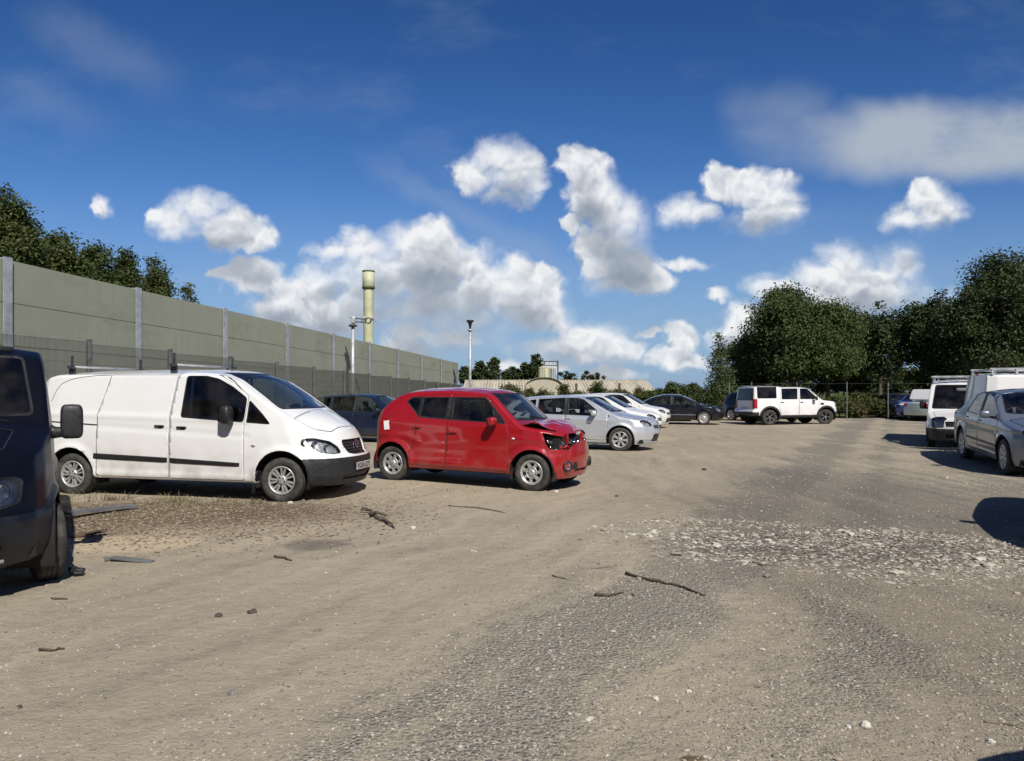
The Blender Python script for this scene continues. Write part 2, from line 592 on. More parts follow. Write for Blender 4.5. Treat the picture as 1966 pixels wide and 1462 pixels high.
# ------------------------------------------------------------------ wheels
_wheel_cache = {}
def wheel_meshes(style, Rr, width, rim):
    key = (style, Rr, width, rim)
    if key in _wheel_cache: return _wheel_cache[key]
    w = width / 2
    t = MB()
    sh = Rr - rim
    prof = [(rim - .012, -w * .62), (rim + .004, -w * .86), (rim + sh * .35, -w * 1.0), (rim + sh * .7, -w * .98), (Rr - .016, -w * .86),
            (Rr - .003, -w * .70), (Rr, -w * .40), (Rr - .007, -w * .37), (Rr - .007, -w * .31), (Rr, -w * .28), (Rr, -w * .05), (Rr - .008, -w * .03),
            (Rr - .008, w * .03), (Rr, w * .05), (Rr, w * .28), (Rr - .007, w * .31), (Rr - .007, w * .37), (Rr, w * .4),
            (Rr - .003, w * .70), (Rr - .016, w * .86), (rim + sh * .5, w), (rim, w * .8), (rim - .012, w * .6)]
    t.lathe(prof, 48, 'y')
    me_t = t.build('tyre', M['rubber'])
    h = MB()
    h.lathe([(.001, w * .2), (rim * .62, w * .2), (rim * .62, w * .1), (.001, w * .1)], 28, 'y')
    h.lathe([(rim - .012, -w * .5), (rim - .02, w * .6), (rim * .3, w * .62)], 28, 'y')
    hub = h.build('wheel', M['disc'])
    r = MB()
    mat = M['alloy']
    fy = -w * .80
    r.lathe([(rim - .004, -w * .70), (rim + .002, -w * .93), (rim - .012, -w * .95), (rim - .022, -w * .84), (rim - .03, -w * .6), (rim - .035, w * .3)], 40, 'y')
    def spoke(a, r0, r1, w0, w1, y0, y1, th=.03):
        M0 = r.M
        r.M = Matrix.Rotation(a, 4, 'Y')
        xs = [(-w0, r0), (w0, r0), (w1, r1), (-w1, r1)]
        vs = [(x, y0 if i < 2 else y1, z) for i, (x, z) in enumerate(xs)] + [(x * 1.1, (y0 if i < 2 else y1) + th, z) for i, (x, z) in enumerate(xs)]
        r.add(vs, [(0, 1, 2, 3), (7, 6, 5, 4), (0, 4, 5, 1), (1, 5, 6, 2), (2, 6, 7, 3), (3, 7, 4, 0)])
        r.M = M0
    hubr = rim * .30
    def hubcap(rad, y):
        r.lathe([(.0005, y - .008), (rad * .6, y - .008), (rad, y), (rad, y + .05)], 24, 'y')
    if style == 'twin':
        for k in range(7):
            a = 2 * math.pi * k / 7
            for sg in (-1, 1):
                spoke(a + sg * .17, hubr * .9, rim - .006, .0115, .0125, fy + .004, fy - .008)
        hubcap(rim * .34, fy)
        for k in range(5):
            a = 2 * math.pi * k / 5 + .3
            r.lathe([(.0005, fy - .012), (.012, fy - .012), (.012, fy + .01)], 8, 'y', (rim * .24 * math.cos(a), 0, rim * .24 * math.sin(a)), mi=1)
    elif style == 'cover':
        for k in range(7):
            a = 2 * math.pi * k / 7
            spoke(a, hubr * .7, rim - .004, .022, .026, fy + .002, fy - .006)
        r.lathe([(rim * .80, fy - .004), (rim * .995, fy - .01), (rim * .995, fy + .02), (rim * .80, fy + .02)], 40, 'y', close=True)
        r.lathe([(rim * .42, fy - .002), (rim * .50, fy - .004), (rim * .50, fy + .02), (rim * .42, fy + .02)], 40, 'y', close=True)
        hubcap(rim * .30, fy - .004)
    elif style == 'petal':
        for k in range(7):
            spoke(2 * math.pi * k / 7, hubr * .6, rim - .004, .016, .042, fy, fy - .008)
        hubcap(rim * .26, fy)
    elif style == 'multi':
        for k in range(12):
            spoke(2 * math.pi * k / 12, hubr * .6, rim - .004, .02, .036, fy, fy - .006)
        r.lathe([(rim * .80, fy - .004), (rim * .995, fy - .008), (rim * .995, fy + .02), (rim * .80, fy + .02)], 40, 'y', close=True)
        hubcap(rim * .5, fy - .004)
    elif style == 'dark':
        for k in range(5):
            for sg in (-1, 1): spoke(2 * math.pi * k / 5 + sg * .12, hubr * .7, rim - .006, .022, .02, fy + .01, fy - .004)
        mat = M['alloy_dark']
        r.lathe([(.0005, fy - .01), (rim * .16, fy - .01), (rim * .2, fy + .03)], 16, 'y', mi=2)
    else:  # steel
        mat = M['steel_dark']
        r.lathe([(.0005, fy + .03), (rim * .3, fy + .03), (rim * .5, fy + .0), (rim * .75, fy + .03), (rim - .01, fy + .02)], 32, 'y')
    ro = r.build('rim', [mat, M['disc'], M['chrome']])
    out = []
    for o in (hub, me_t, ro):
        out.append(o.data); bpy.data.objects.remove(o)
    _wheel_cache[key] = out
    return out

def add_wheels(root, xs, yo, style, Rr, width, rim, steer=0.0, camber=0.0, sunk=.012):
    hub, tyre, ri = wheel_meshes(style, Rr, width, rim)
    for x, st in ((xs[0], steer), (xs[1], 0.0)):
        for sd in (-1, 1):
            w = bpy.data.objects.new('wheel', hub); COL.objects.link(w); w.parent = root
            w.location = (x, sd * (yo - width / 2), Rr - sunk)
            w.rotation_euler = (0, random.uniform(0, 6), st + (math.pi if sd > 0 else 0))
            for nm, me in (('tyre', tyre), ('rim', ri)):
                c = bpy.data.objects.new(nm, me); COL.objects.link(c); c.parent = w

# ------------------------------------------------------------------ shared fittings
def add_seats(root, rows, yoff=.36, z=.35, s=1.0, n3=True):
    for x in rows:
        for y in (-yoff, yoff):
            b = MB()
            b.rbox((x + .05, y, z + .14), (.52 * s, .50, .20), e=.4)
            rot = Matrix.Rotation(R(-18), 3, 'Y')
            b.rbox((x - .27, y, z + .48), (.18, .50, .66), rot, e=.4)
            b.rbox((x - .40, y, z + .90), (.11, .27, .20), rot, e=.5)
            b.build('seat', M['seat'], root)
def add_dash(root, x, w, z):
    b = MB()
    b.rbox((x, 0, z - .12), (.5, w * 2, .34), e=.4, n=8)
    b.build('dashboard', M['liner'], root)
    b = MB()
    rot = Matrix.Rotation(R(65), 4, 'Y')
    b.M = Matrix.Translation((x - .36, -.38, z - .02)) @ rot     # right-hand drive
    b.lathe([(.175, -.012), (.187, 0), (.175, .012), (.163, 0)], 24, 'z', close=True)
    b.box((0, 0, 0), (.34, .05, .02)); b.box((.08, 0, 0), (.16, .05, .02))
    b.build('steering_wheel', M['black'], root)

def add_underbody(root, B, x0, x1, z, arches):
    b = MB()
    w = B.ip(B.plan, 0) - .14
    b.box(((x0 + x1) / 2, 0, z + .06), (x1 - x0, w * 2, .10))
    b.box(((x0 + x1) / 2 - .3, .2, z - .03), ((x1 - x0) * .55, .12, .1))
    b.build('underbody', M['under'], root)
    for (ax, az, ar) in arches:
        for sd in (-1, 1):
            c = MB()
            y1 = B.y(ax, az + ar * .9) - .015
            n = 14
            vs = []; fs = []
            rr = ar + .012
            for i in range(n + 1):
                a = -.35 + (math.pi + .7) * i / n
                for y in (y1, y1 - .34):
                    vs.append((ax + rr * math.cos(a), sd * y, az + rr * math.sin(a)))
            for i in range(n): fs.append((2 * i, 2 * i + 1, 2 * i + 3, 2 * i + 2))
            vs.append((ax, sd * (y1 - .34), az)); k = len(vs) - 1
            for i in range(n): fs.append((2 * i + 1, k, 2 * i + 3))
            c.add(vs, fs, 0, True)
            c.build('wheel_liner', M['under'], root)

def add_mirror(root, x, y, z, mat, sx=.12, sy=.2, sz=.16, arm=True, glassmat=None, name='mirror'):
    sd = 1 if y > 0 else -1
    b = MB()
    b.rbox((x, y, z), (sx, sy, sz), e=.55, mi=0, taper=.92)
    if arm: b.rbox((x - .01, y - sd * sy * .55, z - sz * .38), (sx * .55, sy * .5, sz * .3), e=.5, mi=1)
    b.box((x - sx * .49, y, z), (.006, sy * .8, sz * .76), mi=2)
    return b.build(name, [mat, M['black'], M['chrome']], root)

def add_handle(parent, B, x, z, sd, mat, w=.17):
    b = MB()
    y = B.y(x, z)
    b.rbox((x, sd * (y + .016), z + .006), (w, .024, .026), e=.5)
    b.rbox((x + .01, sd * (y - .0005), z - .008), (w * .5, .012, .05), e=.7, mi=1)
    b.build('handle', [mat, M['black']], parent)

def side_strip(B, pts, hh, th, sd):
    """a moulding that follows the body side"""
    b = MB(); vs = []; fs = []
    P = []
    for (x0, z0), (x1, z1) in zip(pts[:-1], pts[1:]):
        k = max(1, int(math.hypot(x1 - x0, z1 - z0) / .06))
        P += [(x0 + (x1 - x0) * i / k, z0 + (z1 - z0) * i / k) for i in range(k)]
    P.append(pts[-1])
    n = len(P)
    for i, (x, z) in enumerate(P):
        h = hh if not hasattr(hh, '__len__') else hh[0] + (hh[1] - hh[0]) * i / (n - 1)
        e = th if 0 < i < n - 1 else th * .3
        d0 = Vector((P[min(i + 1, n - 1)][0] - P[max(i - 1, 0)][0], P[min(i + 1, n - 1)][1] - P[max(i - 1, 0)][1])).normalized()
        nx, nz = -d0.y, d0.x
        for o_, yo in ((-1, -.006), (-1, e * .6), (-.6, e), (.6, e), (1, e * .6), (1, -.006)):
            xx, zz = x + nx * h * o_, z + nz * h * o_
            vs.append((xx, sd * (B.y(xx, zz) + yo), zz))
    for i in range(n - 1):
        for j in range(5):
            a = i * 6 + j
            fs.append((a, a + 1, a + 7, a + 6))
    fs.append(tuple(range(6))); fs.append(tuple(reversed(range((n - 1) * 6, n * 6))))
    b.add(vs, fs, 0, False)
    return b

def add_plate(root, text, x, y0, z, tilt=0.0, yaw=0.0, mat=None):
    p = MB(); p.box((0, 0, 0), (.008, .52, .112))
    po = p.build('number_plate', mat or M['white_plate'], root, bevel=.003)
    po.location = (x, y0, z); po.rotation_euler = (0, tilt, yaw)
    words = text.split()
    for i, wd in enumerate(words):
        cu = bpy.data.curves.new('plate_text', 'FONT'); cu.body = wd; cu.size = .105
        cu.align_x = 'CENTER'; cu.align_y = 'CENTER'; cu.extrude = .001
        t = bpy.data.objects.new('plate_text', cu); COL.objects.link(t)
        dg = bpy.context.evaluated_depsgraph_get()
        me = bpy.data.meshes.new_from_object(t.evaluated_get(dg))
        bpy.data.objects.remove(t)
        to = link_mesh('lettering', me, [M['ink']], po)
        to.matrix_local = Matrix.Translation((.0062, (-.115, .135)[i], -.002)) @ Matrix(((0, 0, 1, 0), (1, 0, 0, 0), (0, 1, 0, 0), (0, 0, 0, 1)))
    return po

def add_wipers(root, pts):
    b = MB()
    for a, c in pts:
        b.tube([a, c], .008, 6)
    b.build('wipers', M['black'], root)

def lamp_set(B, part, root, name='headlight', bowls=(), deep=.055):
    """clear lens with a silvery bowl behind it"""
    o = B.extract([part], name, [M['lens']], root, inset=.002)
    if o is None: return None
    B.extract([part], 'reflector', [M['reflector']], o, inset=deep)
    for (x, y, z, r) in bowls:
        b = MB()
        d = Vector((1, .25 if y > 0 else -.25, .05)).normalized()
        q = Vector((1, 0, 0)).rotation_difference(d).to_matrix().to_4x4()
        b.M = Matrix.Translation((x, y, z)) @ q
        b.lathe([(.001, -.05), (r * .55, -.045), (r * .85, -.02), (r, .012)], 18, 'x')
        b.lathe([(r, .012), (r * 1.12, .012), (r * 1.12, -.03)], 18, 'x', mi=1)
        b.rbox((-.022, 0, 0), (.03, .03, .03), e=1, n=6, mi=2)
        b.build('bulb_bowl', [M['chrome'], M['black'], M['reflector']], o)
    return o

def place(root, F, Rr, side, yo, gz):
    """stand a car on two ground points under the near side's wheels; side -1: its right side"""
    F = np.array(F, float); Rr = np.array(Rr, float)
    e = F - Rr; L = np.linalg.norm(e); e /= L
    left = np.array((-e[1], e[0]))
    mid = (F + Rr) / 2 - side * left * yo
    zf = gz(*(mid + e * L / 2)); zr = gz(*(mid - e * L / 2))
    root.location = (mid[0], mid[1], (zf + zr) / 2)
    root.rotation_euler = (0, -math.atan2(zf - zr, L), math.atan2(e[1], e[0]))
# ------------------------------------------------------------------ building one vehicle from its measurements
def line_poly(pts, w):
    P = [np.array(p, float) for p in pts]; a = []; b = []
    for i, p in enumerate(P):
        d = P[min(i + 1, len(P) - 1)] - P[max(i - 1, 0)]; d /= np.linalg.norm(d)
        n = np.array((-d[1], d[0])) * w / 2
        a.append(tuple(p + n)); b.append(tuple(p - n))
    return a + b[::-1]

def tp(B, x, y, up=.012):
    ze = B.ztop(x); cr = B.ip(B.crown, x); ye = max(.3, B.y(x, ze - cr - .03) - B.ip(B.ry, x))
    return (x, y, ze - cr * min(1.3, abs(y) / ye) ** 2 + up)

def make_vehicle(name, label, cat, S, group=None):
    root = empty(name, label=label, cat=cat, group=group)
    B = Body(**S['body']).build()
    P = S['paint']
    both = (-1, 1)
    for (ax, az, ar) in B.arches:
        for sd in both:
            B.cut(arc_poly(ax, az, ar), SIDE, {0, 5}, 'hole', side=sd)
    if S.get('arch_trim'):
        for (ax, az, ar) in B.arches:
            for sd in both: B.cut(arc_poly(ax, az, ar + S['arch_trim']), SIDE, {0}, 'bumper', side=sd, frm=['body'])
    for poly in S.get('holes', []):
        phi, pl, sides = poly
        for sd in sides: B.cut(pl, B.angled(phi, sd), {0, 3}, 'hole', side=sd, xr=(.3, 9))
    if 'bumper' in S:     # unpainted bumpers / lower body, polygons in side view
        for pl in S['bumper']: B.cut(pl, SIDE, {0, 3, 4}, 'bumper', frm=['body'])
    if 'front_bumper' in S:
        phi, pl = S['front_bumper']
        for sd in both: B.panel(pl, B.angled(phi, sd), {0, 3}, 'front_bumper', side=sd, xr=(.3, 9), frm=['body'])
    for i, d in enumerate(S['doors']):
        for sd in d.get('sides', both):
            B.panel(d['poly'], SIDE, {0, 1}, 'door%d%d' % (i, sd), side=sd, frm=['body', 'gap', 'bumper'] if not S.get('keep_bumper') else ['body', 'gap'])
    for pl, w, part in S.get('lines', []):
        for sd in both: B.cut(line_poly(pl, w), SIDE, {0, 1}, part, side=sd, frm=['body'])
    for pl in S.get('trims', []):
        for sd in both:
            for k in range(len(S['doors'])):
                B.cut(pl, SIDE, {0, 1}, 'dtrim%d%d' % (k, sd), side=sd, frm=['door%d%d' % (k, sd)])
            B.cut(pl, SIDE, {0, 1}, 'trim', side=sd, frm=['body', 'gap'])
    npane = []
    for i, d in enumerate(S['doors']):
        for j, pl in enumerate(d.get('panes', [])):
            for sd in d.get('sides', both):
                nm = 'pane%d%d%d' % (i, j, sd)
                fr = ['door%d%d' % (i, sd), 'dtrim%d%d' % (i, sd), 'gap']
                B.cut(offset_poly(pl, .014), SIDE, {0, 1}, 'dtrim%d%d' % (i, sd), side=sd, frm=fr)
                B.cut(pl, SIDE, {0, 1}, nm, side=sd, frm=fr)
    for j, pl in enumerate(S.get('panes', [])):
        for sd in both:
            B.cut(offset_poly(pl, .014), SIDE, {0, 1}, 'trim', side=sd, frm=['body', 'trim', 'gap'])
            B.cut(pl, SIDE, {0, 1}, 'side%d%d' % (j, sd), side=sd, frm=['trim'])
    for key in ('ws', 'rw'):
        if key in S:
            pl, x0, x1 = S[key]
            B.cut(rp(offset_poly(pl, .022), .06), FRONT, {1, 2, 3, 4} if key == 'rw' else {1, 2}, 'trim', xr=(x0, x1), frm=['body', 'gap', 'trim'])
            B.cut(rp(pl, .05), FRONT, {1, 2, 3, 4} if key == 'rw' else {1, 2}, key, xr=(x0, x1), frm=['trim'])
    if 'hood' in S:
        B.panel(S['hood'], TOP, {1, 2}, 'bonnet', xr=(.3, 9), frm=['body'], gap=.008)
    if 'roof_trim' in S:
        B.cut(S['roof_trim'], TOP, {1, 2}, 'trim', frm=['body'])
    for nm, key in (('head', 'headlight'), ('tail', 'taillight'), ('fog', 'fog_light')):
        if nm in S:
            phi, pl = S[nm]
            for sd in both:
                xr = (.3, 9) if nm != 'tail' else (-9, -.3)
                B.cut(offset_poly(pl, .006), B.angled(phi, sd), {0, 1, 2, 3, 4}, 'gap', side=sd, xr=xr, frm=['body', 'gap', 'front_bumper', 'bonnet', 'bumper'])
                B.cut(pl, B.angled(phi, sd), {0, 1, 2, 3, 4}, '%s%d' % (nm, sd), side=sd, xr=xr, frm=['gap'])
    if 'grille' in S:
        B.cut(S['grille'], FRONT, {1, 2, 3, 0}, 'grille', xr=(.6, 9), frm=['body', 'gap', 'front_bumper', 'bumper', 'bonnet'])
    for i, pl in enumerate(S.get('slots', [])):
        B.cut(pl, FRONT, {2, 3, 0}, 'slot', xr=(.6, 9), frm=['body', 'gap', 'front_bumper', 'bumper'])
    if 'boot' in S:
        B.panel(S['boot'], FRONT, {2, 4, 1}, 'tailgate', xr=(-9, -.6), frm=['body'])
    B.finish()
    th = .018
    B.extract(['body', 'gap', 'trim', 'bumper'], 'body', [P, M['gap'], M['black'], S.get('bumper_mat', M['plastic'])], root, solid=th)
    for i, d in enumerate(S['doors']):
        for sd in d.get('sides', both):
            do = B.extract(['door%d%d' % (i, sd), 'dtrim%d%d' % (i, sd)], 'door' if not d.get('name') else d['name'], [P, M['black'], M['liner']], root, solid=th)
            if do is None: continue
            for j in range(len(d.get('panes', []))):
                B.extract(['pane%d%d%d' % (i, j, sd)], 'window', [M['glass_dark'] if d.get('dark') else M['glass']], do, inset=.006)
            if 'handle' in d: add_handle(do, B, d['handle'][0], d['handle'][1], sd, S.get('handle_mat', P))
    for j in range(len(S.get('panes', []))):
        for sd in both: B.extract(['side%d%d' % (j, sd)], 'window', [M['glass_dark']], root, inset=.006)
    B.extract(['ws'], 'windscreen', [M['glass']], root, inset=.004)
    B.extract(['rw'], 'rear_window', [M['glass_dark']], root, inset=.004)
    bo = B.extract(['bonnet'], 'bonnet', [S.get('bonnet_mat', P), M['gap']], root, solid=.012, fn=S.get('bonnet_fn'))
    B.extract(['front_bumper'], 'bumper', [P, M['gap']], root, solid=.012, fn=S.get('bumper_fn'))
    B.extract(['tailgate'], 'tailgate', [P, M['gap']], root, solid=.012)
    B.extract(['slot'], 'air_intake', [M['black']], root, inset=.03)
    g = B.extract(['grille'], 'grille', [M['black']], root, inset=.035)
    if g and S.get('slats'):
        b = MB()
        for z, yw in S['slats']:
            n = 14; P0 = []
            for k in range(n + 1):
                y = -yw + 2 * yw * k / n
                P0.append((B.fx(y, z) - .014, y, z))
            b.tube(P0, .011, 6)
        b.build('slats', S.get('slat_mat', M['steel_dark']), g)
    for sd in both:
        bowls = [(x, sd * y, z, r) for x, y, z, r in S.get('bowls', [])]
        lamp_set(B, 'head%d' % sd, root, 'headlight', bowls)
        B.extract(['tail%d' % sd], 'taillight', [M['red_lens']], root, solid=.0, inset=-.004)
        B.extract(['fog%d' % sd], 'fog_light', [M['chrome']], root, inset=.01)
    add_underbody(root, B, S['floor'][0], S['floor'][1], S['floor'][2], B.arches)
    W = S['wheels']
    add_wheels(root, W['xs'], W['yo'], W['style'], W['R'], W['w'], W['rim'], W.get('steer', 0), sunk=W.get('sunk', .012))
    if 'seats' in S: add_seats(root, S['seats'], S.get('seat_y', .36), S.get('seat_z', .33))
    if 'dash' in S: add_dash(root, *S['dash'])
    for m in S.get('mirrors', []):
        for sd in both: add_mirror(root, m[0], sd * m[1], m[2], S.get('mirror_mat', P), *m[3:])
    if 'plate' in S: add_plate(root, S['plate'][0], *S['plate'][1:])
    if 'wipers' in S: add_wipers(root, [(tp(B, *a), tp(B, *c)) for a, c in S['wipers']])
    for pts, hh, t_, mt in S.get('strips', []):
        for sd in both: side_strip(B, pts, hh, t_, sd).build('side_moulding', mt, root)
    if 'post' in S: S['post'](root, B)
    B.bm.free()
    return root

# ------------------------------------------------------------------ measurements of each kind
def spec_van():      # white panel van
    S = {}
    ar = [(1.73, .33, .405), (-1.76, .31, .41)]
    S['body'] = dict(
        top=[(-2.7, 1.30), (-2.42, 1.70), (-2.32, 1.83), (-2.12, 1.885), (-1.6, 1.915), (-.5, 1.93), (.3, 1.925), (.72, 1.895), (.95, 1.82), (1.78, 1.30), (1.90, 1.245), (2.15, 1.085), (2.30, .95), (2.42, .78)],
        front=[(.1, 2.32), (.22, 2.40), (.35, 2.46), (.55, 2.46), (.62, 2.44), (.66, 2.385), (.78, 2.335), (.9, 2.27), (1.3, 2.1), (2, 1.9)],
        rear=[(.1, -2.38), (.3, -2.46), (.6, -2.46), (.65, -2.43), (1.2, -2.41), (1.6, -2.37), (2, -2.3)],
        bot=[(-2.4, .34), (-1.3, .27), (1.2, .26), (1.7, .25), (2.5, .21)],
        plan=[(-2.46, .88), (-2.36, .925), (-2.1, .95), (-1, .955), (1.2, .955), (1.7, .945), (2.0, .91), (2.2, .84), (2.35, .74), (2.46, .60)],
        sec=[(.2, .94), (.3, .972), (.5, .995), (.7, 1), (.95, .995), (1.2, .972), (1.5, .925), (1.85, .865)],
        crown=[(-2.3, .05), (-1.5, .08), (.7, .08), (1.2, .08), (1.8, .10), (2.3, .08)], rz=[(-9, .05), (1.2, .05), (1.9, .07), (2.4, .05)], ry=[(-9, .09), (1.2, .07), (1.9, .10), (2.4, .06)],
        arches=ar, flare=.028, bf=.12, br=.05, ns=130, nz=42, sm=.035,
        ridges=[([(-2.3, 1.235), (1.2, 1.15)], .035, .012), ([(-1.3, 1.05), (1.2, .93)], .03, -.010), ([(-1.4, .34), (1.2, .33)], .04, .012)])
    S['doors'] = [
        dict(poly=rp([(-.065, .285), (1.15, .285), (1.145, 1.13), (1.19, 1.515), (.95, 1.695), (.70, 1.815), (.47, 1.85), (.02, 1.85), (-.06, 1.25)], .03),
             panes=[rp([(.16, 1.80), (.115, 1.205), (1.125, 1.145), (1.15, 1.48), (.91, 1.645), (.67, 1.76), (.47, 1.80)], .04)], handle=(.135, 1.045)),
        dict(poly=rp([(-1.31, .30), (-.085, .292), (-.075, 1.25), (.0, 1.825), (-1.14, 1.825), (-1.22, 1.51), (-1.31, 1.24)], .03), handle=(-.235, 1.06), sides=(-1, 1), name='sliding_door')]
    S['panes'] = [rp([(1.19, 1.14), (1.53, 1.12), (1.42, 1.245), (1.21, 1.44)], .02)]
    S['lines'] = [([(-2.17, 1.42), (-2.10, 1.58), (-2.01, 1.69), (-1.85, 1.755), (-1.67, 1.79), (-1.4, 1.815), (-1.15, 1.822)], .010, 'gap'),
                  ([(-2.13, 1.105), (-1.315, 1.065)], .022, 'trim'),
                  ([(1.16, 1.49), (1.12, 1.56), (.95, 1.72), (.72, 1.835), (.45, 1.868), (.1, 1.872)], .012, 'gap')]
    S['ws'] = ([(-.74, 1.345), (.74, 1.345), (.64, 1.80), (.58, 1.845), (-.58, 1.845), (-.64, 1.80)], .6, 2.0)
    S['hood'] = rp([(1.84, -.78), (2.08, -.72), (2.27, -.44), (2.31, 0), (2.27, .44), (2.08, .72), (1.84, .78)], .05)
    S['head'] = (R(25.8), rp([(1.48, .903), (1.613, .905), (1.826, .855), (1.94, .775), (1.995, .685), (1.89, .675), (1.695, .71), (1.55, .81)], .03))
    S['bowls'] = [(2.17, .74, .79, .062), (2.29, .60, .745, .058), (2.05, .84, .85, .045)]
    S['grille'] = rp([(-.375, .80), (-.345, .868), (.345, .868), (.375, .80), (.30, .665), (.2, .645), (-.2, .645), (-.30, .665)], .04)
    S['slats'] = [(.685, .29), (.725, .32), (.765, .34), (.805, .36), (.84, .35)]
    S['slat_mat'] = M['plastic']
    S['bumper'] = [[(1.8, .615), (2.0, .617), (2.9, .617), (2.9, -.1), (1.8, -.1)], [(-2.05, .58), (-2.9, .58), (-2.9, 0), (-2.05, 0)]]
    S['slots'] = [rp([(-.52, .36), (.52, .36), (.47, .285), (-.47, .285)], .02)]
    S['floor'] = (-2.25, 2.3, .24)
    S['wheels'] = dict(xs=(1.72, -1.76), yo=.925, style='twin', R=.325, w=.215, rim=.205, steer=R(3), sunk=.02)
    S['seats'] = [.42]; S['seat_y'] = .45; S['seat_z'] = .75
    S['dash'] = (1.42, .72, 1.17)
    S['mirrors'] = [(.93, 1.05, 1.245, .17, .20, .27)]
    S['mirror_mat'] = M['black']; S['handle_mat'] = M['black']
    S['plate'] = ('PG58 UDT', 2.60, 0, .47, 0, 0)
    S['wipers'] = [((1.80, .62), (1.66, -.12)), ((1.80, -.10), (1.64, -.62))]
    S['strips'] = [([(-1.36, .60), (-.10, .562)], (.04, .036), .018, M['black']), ([(-.06, .56), (1.08, .52)], (.036, .026), .018, M['black'])]
    def post(root, B):
        b = MB()   # bulkhead behind the seats
        b.box((-.12, 0, 1.0), (.04, 1.6, 1.45)); b.build('bulkhead', M['liner'], root)
        for sd in (-1, 1):
            b = MB(); b.tube([(.225, sd * .875, 1.20), (.235, sd * .80, 1.80)], .022, 6)
            b.build('seat_belt', M['sticker'], root)
            b = MB(); b.rbox((1.30, sd * (B.y(1.30, .80) + .004), .80), (.07, .02, .034), e=.8)
            b.build('side_repeater', M['alloy'], root)
        # emblem: ring with a three-pointed star
        e = MB(); e.M = Matrix.Translation((B.fx(0, .765) + .006, 0, .765))
        e.lathe([(.082, -.006), (.09, 0), (.082, .006), (.074, 0)], 28, 'x', close=True)
        for k in range(3):
            a = math.pi / 2 + k * 2 * math.pi / 3
            d = Vector((0, math.cos(a), math.sin(a))); n = Vector((0, -d.z, d.y))
            e.add([tuple(n * .012), tuple(-n * .012), tuple(d * .08), (.010, 0, 0)], [(0, 3, 2), (3, 1, 2), (0, 1, 3), (0, 2, 1)])
        e.build('emblem', M['chrome'], root)
        b = MB(); b.rbox((2.32, .0, .948), (.05, .022, .014), e=.6); b.build('washer_jet', M['black'], root)
        # mud flap behind the front wheel
        for sd in (-1, 1):
            b = MB(); b.rbox((1.30, sd * .83, .27), (.05, .20, .34), Matrix.Rotation(R(8), 3, 'Y'), e=.3)
            b.build('mud_flap', M['black'], root)
        # roof bars with load stops
        for x in (-1.92, -.14):
            rk = MB()
            z = B.ztop(x)
            rk.tube([(x, -.80, z + .055), (x, .80, z + .055)], .016, 8)
            rk_o = rk.build('roof_bar', M['galv'], root)
            for sd in (-1, 1):
                b = MB()
                b.rbox((x, sd * .74, z - .01), (.10, .07, .15), e=.5)
                b.box((x + .03, sd * .80, z + .05), (.10, .05, .045))
                b.box((x + .03, sd * .78, z + .15), (.028, .03, .16))
                b.build('load_stop', M['steel_dark'], rk_o)
    S['post'] = post
    return S

def crumple(amp, sc, cx, fall, seed):
    from mathutils import noise as mn
    def fn(bm):
        bmesh.ops.subdivide_edges(bm, edges=bm.edges, cuts=1, use_grid_fill=True)
        for v in bm.verts:
            w = math.exp(-((v.co.x - cx) / fall) ** 2)
            n = mn.noise(v.co * sc + Vector((seed, 0, 0))); n2 = mn.noise(v.co * sc * 2.3 + Vector((0, seed, 0)))
            v.co.z += amp * w * (n + .5 * n2)
            v.co.x += amp * w * .6 * mn.noise(v.co * sc * .8 + Vector((0, 0, seed)))
            v.co.y += amp * w * .4 * mn.noise(v.co * sc * 1.2 + Vector((seed, seed, 0)))
    return fn

